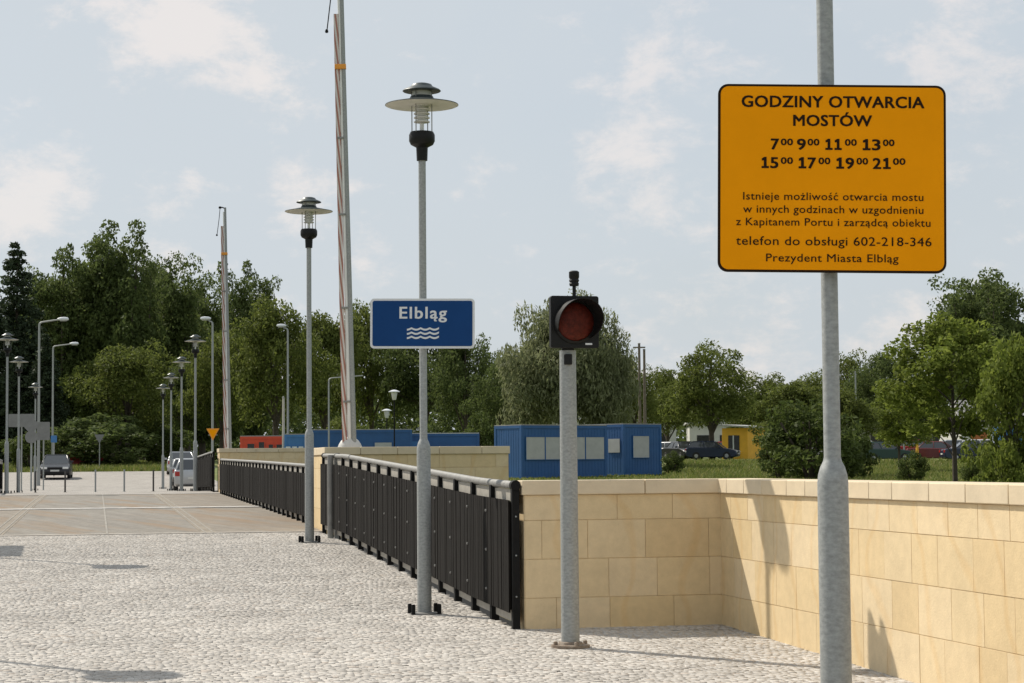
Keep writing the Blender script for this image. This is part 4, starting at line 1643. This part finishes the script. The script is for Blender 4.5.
container('bright blue low shed at the right edge beside the white house', bx, R(5), 5.5, 2.6, 2.6, M['bluelight'], [(.5, 1.3, .9, 1.9, dk), (2.2, 3.2, .2, 2.1, pg)], name='shed')

# long pale low building between the trees
lb_ = ground_at(862, 215)
lw = thing('low_building', 'long low pale building with flat roof glimpsed between the trees at right', 'building', lb_, R(3))
MB().box(0, 9.5, 0, 7, -.3, 3.2).build('wall', M['concrete'], lw)
MB().box(-.3, 9.8, -.4, 7.3, 3.203, 3.5).build('roof', M['white'], lw)
for x in (1, 3.2, 5.4, 7.6):
    MB().box(x, x + 1.2, -.05, -.003, 1, 2.3).build('window', dk, lw)
lb2 = ground_at(548, 215)
lw = thing('low_building', 'long white building glimpsed behind the two blue containers', 'building', lb2, R(2))
MB().box(0, 13.5, 0, 7, -.3, 4.0).build('wall', M['plaster'], lw)
MB().box(-.3, 13.8, -.4, 7.3, 4.003, 4.25).build('roof', M['offwhite'], lw)
for k in range(7):
    MB().box(.8 + k * 1.8, 1.9 + k * 1.8, -.05, -.003, 1.2, 2.6).build('window', dk, lw)
lb3 = ground_at(690, 225)
lw = thing('low_building', 'pale low building far behind the parked cars and the yellow kiosk', 'building', lb3, R(-2))
MB().box(0, 16, 0, 7, -.3, 3.6).build('wall', M['plaster'], lw)
MB().box(-.3, 16.3, -.4, 7.3, 3.603, 3.85).build('roof', M['offwhite'], lw)
for k in range(6):
    MB().box(.8 + k * 2.5, 2.2 + k * 2.5, -.05, -.003, 1.0, 2.4).build('window', dk, lw)


# ------------------------------------------------------------------ trees
def leaves(centres, radii, counts, size, rng, flat=.8, droop=0., out=None):
    """leaf quads filling clump ellipsoids"""
    V4, base = [], []
    for c, r, n in zip(centres, radii, counts):
        d = rng.normal(size=(n, 3))
        d /= np.linalg.norm(d, axis=1)[:, None]
        rad = rng.uniform(0.25, 1, n) ** .5
        p = c + d * rad[:, None] * np.array([r, r, r * flat])
        if droop:
            p[:, 2] -= droop * rng.random(n) ** 2 * r
        base.append((p, d))
    p = np.concatenate([q[0] for q in base])
    d = np.concatenate([q[1] for q in base])
    n = len(p)
    nrm = d * .45 + rng.normal(size=(n, 3)) * .75 + np.array([0, 0, .4])
    nrm /= np.linalg.norm(nrm, axis=1)[:, None]
    a = np.cross(nrm, rng.normal(size=(n, 3)))
    if droop:
        a = np.cross(nrm, np.cross(nrm, np.array([0, 0, -1.0]) + rng.normal(size=(n, 3)) * .35))
    a /= np.linalg.norm(a, axis=1)[:, None] + 1e-9
    b_ = np.cross(nrm, a)
    L = size * rng.uniform(.6, 1.35, n)[:, None]
    Wd = L * (.36 if droop else .5)
    q = np.stack([p - a * L * .5, p + b_ * Wd * .5 + nrm * L * .08, p + a * L * .5, p - b_ * Wd * .5 + nrm * L * .08], 1)
    return q.reshape(-1, 3), np.arange(n * 4).reshape(-1, 4)


def tree_proto(kind, seed):
    """returns (trunk mesh, crown mesh) ; tree about 1 unit = 1 m at nominal height"""
    rg = np.random.default_rng(seed)
    tb = MB()
    cs, rs = [], []
    if kind == 'poplar':              # 20 m, several ragged spires
        Ht = 20
        size, dens = .42, 120
        m = 'leaf_dark'
        lead = [(0, 0, 19.3)] + [(rg.uniform(-2.9, 2.9), rg.uniform(-2.7, 2.7), rg.uniform(14.5, 18.6)) for _ in range(7)]
        tb.tube([(0, 0, -.5), (0, 0, 5), (.2, .1, 11), (.1, 0, 16)], [.5, .4, .25, .08], 9)
        for x, y, h in lead:
            tb.tube([(0, 0, 3 + rg.uniform(0, 3)), (x * .7, y * .7, 8), (x, y, h - 2)], [.2, .14, .04], 6)
            z = 3.0
            while z < h:
                f = (z - 2) / (h - 2)
                r = (1.05 + .85 * math.sin(math.pi * min(1, f * .8 + .1))) * rg.uniform(.75, 1.2)
                for q in range(2):
                    a = rg.uniform(0, 6.28)
                    k = rg.uniform(.1, 1.0)
                    cs.append((x * min(1, f * 1.6) + k * r * math.cos(a), y * min(1, f * 1.6) + k * r * math.sin(a), z + rg.uniform(-.4, .4)))
                    rs.append(r * rg.uniform(.55, .95))
                z += rg.uniform(.95, 1.5)
    elif kind == 'broad':             # 13 m rounded
        Ht = 13
        size, dens = .36, 150
        m = 'leaf_mid'
        tb.tube([(0, 0, -.5), (.05, 0, 2.5), (.1, .1, 6), (0, 0, 10)], [.38, .3, .22, .08], 9)
        for k in range(110):
            u = rg.normal(size=3)
            u /= np.linalg.norm(u)
            if u[2] < -.75:
                continue
            rr = rg.uniform(.55, 1.0)
            c = np.array([u[0] * 4.6 * rr, u[1] * 4.6 * rr, 7.2 + u[2] * 5.0 * rr])
            c[:2] *= 1.0 + .25 * rg.normal()
            cs.append(tuple(c))
            rs.append(rg.uniform(.9, 1.75))
        for k in range(12):
            c = cs[rg.integers(len(cs))]
            tb.tube([(0, 0, 2.2 + rg.uniform(0, 3)), (c[0] * .5, c[1] * .5, c[2] * .6 + 1.4), c], [.14, .09, .03], 6)
    elif kind == 'willow':
        Ht = 13
        size, dens = .42, 300
        m = 'leaf_willow'
        tb.tube([(0, 0, -.5), (.1, 0, 2.5), (.3, .1, 5)], [.6, .5, .3], 9)
        for k in range(150):
            u = rg.normal(size=3)
            u /= np.linalg.norm(u)
            if u[2] < -.8:
                continue
            rr = rg.uniform(.5, 1.0)
            cs.append((u[0] * 6.0 * rr, u[1] * 6.0 * rr, 6.9 + u[2] * 5.3 * rr))
            rs.append(rg.uniform(.9, 1.6))
        for k in range(12):
            c = cs[rg.integers(len(cs))]
            tb.tube([(.2, 0, 3 + rg.uniform(0, 2)), (c[0] * .5, c[1] * .5, 6.5), c], [.22, .13, .04], 6)
    elif kind == 'spruce':
        Ht = 20
        size, dens = .42, 46
        m = 'leaf_spruce'
        tb.tube([(0, 0, -.5), (0, 0, 19.5)], [.32, .03], 8)
        z = 1.2
        while z < 19.6:
            rmax = 3.9 * (1 - z / 20.2) ** .85 + .12
            nb = int(5 + rmax * 2.2)
            for k in range(nb):
                a = rg.uniform(0, 6.28)
                rr = rmax * rg.uniform(.75, 1.12)
                for q in (.35, .7, 1.0):
                    if rr * q < .15 and q < 1:
                        continue
                    cs.append((rr * q * math.cos(a), rr * q * math.sin(a), z - .35 * q * rr * .6))
                    rs.append(.26 + .13 * rmax)
            z += rg.uniform(.5, .75)
        dens = 26
    elif kind == 'young':             # 7 m airy
        Ht = 7
        size, dens = .22, 95
        m = 'leaf_bright'
        tb.tube([(0, 0, -.4), (.06, 0, 1.6), (-.05, .05, 3.4), (.05, 0, 6)], [.11, .09, .06, .02], 8)
        for k in range(120):
            f = rg.uniform(0, 1)
            z = 2.5 + 4.4 * f
            w = 2.6 * math.sin(math.pi * (f * .80 + .16)) ** .6
            a = rg.uniform(0, 6.28)
            rr = w * rg.uniform(.25, 1.05)
            c = (rr * math.cos(a), rr * math.sin(a), z)
            cs.append(c)
            rs.append(rg.uniform(.34, .68))
            if k % 5 == 0:
                tb.tube([(0, 0, max(1.3, z - 1.4)), (c[0] * .5, c[1] * .5, z - .5), c], [.035, .022, .008], 5)
    else:                             # bush, 4 m
        Ht = 4
        size, dens = .24, 110
        m = 'leaf_bush'
        for k in range(6):
            a = rg.uniform(0, 6.28)
            tb.tube([(0, 0, -.3), (.5 * math.cos(a), .5 * math.sin(a), 1.3), (1.2 * math.cos(a), 1.2 * math.sin(a), 2.8)], [.08, .06, .02], 6)
        for k in range(46):
            u = rg.normal(size=3)
            u /= np.linalg.norm(u)
            rr = rg.uniform(.45, 1.0)
            cs.append((u[0] * 1.9 * rr, u[1] * 1.9 * rr, max(.3, 1.9 + u[2] * 1.9 * rr)))
            rs.append(rg.uniform(.4, .75))
    cs = np.array(cs)
    rs = np.array(rs)
    cnt = np.maximum(6, (dens * (rs / np.mean(rs)) ** 2 * rg.uniform(.7, 1.3, len(rs)))).astype(int)
    v, f = leaves(cs, rs, cnt, size, rg, .8, 1.0 if kind == 'willow' else 0.)
    crown = np_mesh('crown', v, f, M[m])
    trunk = tb.mesh('trunk', M['bark'])
    return trunk, crown, Ht


NAMES = {'poplar': ('poplar_tree', 'tree'), 'broad': ('broadleaf_tree', 'tree'), 'willow': ('willow_tree', 'tree'), 'spruce': ('spruce_tree', 'tree'),
         'young': ('young_tree', 'tree'), 'bush': ('bush', 'bush')}
TP = {}
for kd, n_ in (('poplar', 3), ('broad', 4), ('willow', 1), ('spruce', 2), ('young', 3), ('bush', 3)):
    TP[kd] = [tree_proto(kd, 100 + 17 * i + len(kd)) for i in range(n_)]
trd = random.Random(5)


def tree(kind, px, py_top, Y, hw, label, m=None, group=None, sink=0., var=None):
    """hw: crown half width in pixels"""
    i = trd.randrange(len(TP[kind])) if var is None else var
    tm_, cm, Ht = TP[kind][i]
    b_ = ground_at(px, Y)
    h = at(px, py_top, Y).z - b_.z + sink
    nw = {'poplar': 4.3, 'broad': 5.2, 'willow': 6.8, 'spruce': 4.0, 'young': 2.5, 'bush': 2.1}[kind]
    wx = (hw * Y / F) / nw
    o = thing(NAMES[kind][0], label, NAMES[kind][1], (b_.x, b_.y, b_.z - sink), trd.uniform(0, 6.28), group)
    o.scale = (wx, wx, h / Ht)
    for nm, me in (('trunk', tm_), ('crown', cm)):
        c = bpy.data.objects.new(nm, me)
        COL.objects.link(c)
        c.parent = o
        if nm == 'crown' and m:
            c.material_slots[0].link = 'OBJECT'
            c.material_slots[0].material = M[m]
    return o


B1 = 'trees beyond the bridge at left'
B2 = 'trees beyond the wall at right'
TREES = [
    ('spruce', 16, 236, 165, 50, 'tall dark spruce with a pointed top at the left edge', None, B1),
    ('spruce', -14, 262, 160, 46, 'dark spruce cut by the left edge of the view', None, B1),
    ('spruce', 44, 330, 160, 34, 'shorter dark spruce behind the grey sign backs', None, B1),
    ('poplar', 62, 228, 190, 38, 'tall dark poplar next to the spruce, leftmost of the high poplars', None, B1),
    ('poplar', 100, 222, 192, 40, 'highest poplar above the bright rounded tree', None, B1),
    ('poplar', 136, 223, 188, 38, 'high poplar just right of the highest one', None, B1),
    ('poplar', 172, 244, 195, 34, 'poplar with a pointed crown above the right lamp row', None, B1),
    ('poplar', 202, 264, 205, 32, 'lower poplar top left of the far barrier arm', None, B1),
    ('poplar', 228, 262, 215, 28, 'narrow poplar right behind the far barrier arm', None, B1),
    ('poplar', 252, 262, 220, 26, 'narrow poplar standing right of the far barrier arm', None, B1),
    ('broad', 44, 262, 214, 42, 'dark rounded crown filling the gap right of the pointed spruce', 'leaf_dark', B1),
    ('broad', 92, 246, 218, 46, 'dark rounded crown behind the highest poplar', 'leaf_dark', B1),
    ('broad', 142, 246, 221, 46, 'dark rounded crown between the high poplars, right of the highest one', 'leaf_dark', B1),
    ('broad', 188, 272, 222, 42, 'dark rounded crown above the right lamp row', 'leaf_dark', B1),
    ('poplar', 84, 246, 205, 34, 'dark poplar filling the gap left of the highest one', None, B1),
    ('poplar', 118, 240, 207, 36, 'dark poplar filling the gap behind the highest one', None, B1),
    ('poplar', 152, 252, 210, 34, 'dark poplar filling the gap right of the highest one', None, B1),
    ('broad', 188, 300, 200, 40, 'green tree below the pointed poplar, behind the right lamp row', None, B1),
    ('broad', 128, 333, 158, 52, 'broad sunlit green tree behind the far road, left of the right lamp row', None, B1),
    ('broad', 186, 352, 175, 38, 'shaded tree behind the right lamp row', 'leaf_dark', B1),
    ('broad', 222, 322, 170, 40, 'mid green tree directly behind the far barrier arm', None, B1),
    ('broad', 276, 292, 158, 52, 'big yellowish green rounded tree behind the red container', None, B1),
    ('broad', 326, 297, 172, 42, 'rounded green tree left of the near barrier arm', None, B1),
    ('broad', 372, 296, 180, 42, 'tree standing behind the left half of the blue sign', 'leaf_mid', B1),
    ('broad', 425, 306, 176, 44, 'dark tree behind the blue sign and its post', 'leaf_dark', B1),
    ('broad', 466, 318, 168, 36, 'dark tree showing at the right edge of the blue sign', 'leaf_dark', B1),
    ('broad', 500, 352, 160, 30, 'small dark tree between the blue sign and the willow', 'leaf_dark', B1),
    ('willow', 565, 286, 138, 75, 'large grey green willow behind the signal and blue containers', None, B2, 0, 0),
    ('broad', 636, 352, 185, 26, 'tree beside the two tall thin poles', 'leaf_mid', B2),
    ('broad', 668, 362, 200, 30, 'small far tree right of the two thin poles', 'leaf_mid', B2),
    ('broad', 712, 338, 158, 46, 'broad tree over the parked cars left of the yellow kiosk', 'leaf_mid', B2),
    ('broad', 764, 368, 190, 38, 'tree rising behind the yellow kiosk', 'leaf_mid', B2),
    ('broad', 806, 372, 205, 34, 'far tree just left of the near sign post', 'leaf_mid', B2),
    ('broad', 848, 346, 235, 34, 'far tree showing right of the near sign post', 'leaf_mid', B2),
    ('broad', 884, 345, 215, 36, 'dark rounded far tree below the right half of the amber sign', 'leaf_dark', B2),
    ('poplar', 992, 262, 225, 44, 'very tall dark poplar at right, right of the amber sign', None, B2),
    ('broad', 982, 264, 232, 52, 'dark rounded crown merging with the very tall poplar', 'leaf_dark', B2),
    ('poplar', 1022, 282, 230, 40, 'tall dark poplar cut by the right edge', None, B2),
    ('broad', 930, 372, 210, 34, 'dark tree behind the bright young tree', 'leaf_dark', B2),
    ('young', 955, 320, 74, 66, 'bright green young tree standing on the grass at right', None, B2, 0, 0),
    ('young', 1018, 342, 70, 52, 'young tree cut by the right edge with two thin stems', None, B2, 0, 1),
    ('young', 900, 392, 120, 36, 'low bright sapling left of the bright young tree', None, B2),
    ('bush', 812, 396, 92, 54, 'large dark bush behind the near sign post', None, B2),
    ('young', 792, 384, 101, 40, 'loose olive tree rising out of the left side of the large dark bush', 'leaf_mid', B2),
    ('young', 842, 392, 105, 36, 'loose olive tree rising out of the right side of the large dark bush', 'leaf_mid', B2),
    ('bush', 780, 430, 98, 26, 'low bush at the left foot of the large dark bush', None, B2),
    ('bush', 852, 428, 98, 26, 'low bush at the right foot of the large dark bush', None, B2),
    ('bush', 912, 452, 84, 16, 'small shrub in the grass left of the bright young tree', None, B2),
    ('bush', 978, 455, 80, 18, 'small shrub in the grass right of the bright young tree', None, B2),
    ('bush', 672, 452, 118, 12, 'small scrub beside the blue end container', None, B2),
    ('bush', 104, 408, 152, 58, 'dense dark bush at the edge of the grass behind the far road', 'leaf_dark', B1),
    ('bush', 160, 420, 160, 34, 'dark bush behind the farthest lamp posts', None, B1),
    ('bush', 30, 430, 142, 30, 'dark bush behind the grey sign backs', None, B1),
    ('bush', 480, 414, 130, 24, 'bush behind the blue tarpaulin covered cabin', None, B1),
    ('bush', 345, 412, 140, 30, 'yellowish bush above the long low blue cabin', 'leaf_mid', B1),
]
for tr_ in TREES:
    tree(*tr_)

# continuous wood closing the view behind the single trees
rg = np.random.default_rng(3)
cs, rs = [], []
for px in range(-420, 1500, 9):
    for layer in range(3):
        Y = 238 + 14 * layer + rg.uniform(-5, 5)
        p = ground_at(px + rg.uniform(-6, 6), Y)
        hmax = (9.5 if px < 520 else 6.8) * rg.uniform(.75, 1.1)
        z = .8
        while z < hmax:
            cs.append((p.x + rg.normal() * .8, p.y + rg.normal() * 1.2, p.z + z))
            rs.append(rg.uniform(1.1, 1.9))
            z += rg.uniform(1.0, 1.7)
v, f = leaves(np.array(cs), np.array(rs), np.full(len(cs), 30), .75, rg)
wo = bpy.data.objects.new('far_wood', np_mesh('far_wood', v, f, M['leaf_dark']))
COL.objects.link(wo)
tag(wo, 'far dark wood closing the view behind the single trees', 'wood', kind='stuff')


# ------------------------------------------------------------------ grass on the far bank
def grass(name, region, n, hgt, label, seed):
    rg = np.random.default_rng(seed)
    s0, s1, pxa, pxb = region
    pts = []
    while len(pts) < n:
        Y = rg.uniform(s0, s1)
        px = rg.uniform(pxa, pxb)
        g = ground_at(px, Y)
        s, t = ST(g.x, g.y)
        if -6.7 < t < 7 and s < 140:
            continue
        if s < 67.5 or (-12.2 < t < -6 and 106 < s < 141):
            continue
        pts.append((g.x, g.y, g.z))
    p = np.array(pts)
    m_ = 3
    p = np.repeat(p, m_, 0) + np.concatenate([rg.normal(0, .12, (len(p) * m_, 2)), np.zeros((len(p) * m_, 1))], 1)
    k = len(p)
    a = rg.uniform(0, 6.28, k)
    h = hgt * rg.uniform(.4, 1.25, k)
    w = rg.uniform(.02, .045, k)
    lean = rg.normal(0, .35, (k, 2)) * h[:, None]
    d = np.stack([np.cos(a) * w, np.sin(a) * w, np.zeros(k)], 1)
    tip = p + np.concatenate([lean, h[:, None]], 1)
    mid = p + np.concatenate([lean * .35, h[:, None] * .55], 1)
    vs = np.stack([p - d, p + d, mid + d * .8, tip, mid - d * .8], 1).reshape(-1, 3)
    i = np.arange(k)[:, None] * 5
    fq = np.concatenate([i + np.array([[0, 1, 2, 4]])])
    tri = i + np.array([[4, 2, 3, 3]])
    me = bpy.data.meshes.new(name)
    faces = [tuple(q) for q in fq.tolist()] + [tuple(q[:3]) for q in tri.tolist()]
    me.from_pydata(vs.tolist(), [], faces)
    me.materials.append(M['grass'])
    o = bpy.data.objects.new(name, me)
    COL.objects.link(o)
    tag(o, label, 'grass', kind='stuff')


grass('grass', (68, 150, 668, 1060), 20000, .32, 'rough green grass on the far bank beyond the sandstone wall', 1)
grass('grass', (128, 175, -10, 170), 6000, .35, 'grass verge at the end of the far road', 2)
grass('grass', (80, 125, 490, 670), 4000, .11, 'short grass in front of the blue containers', 3)
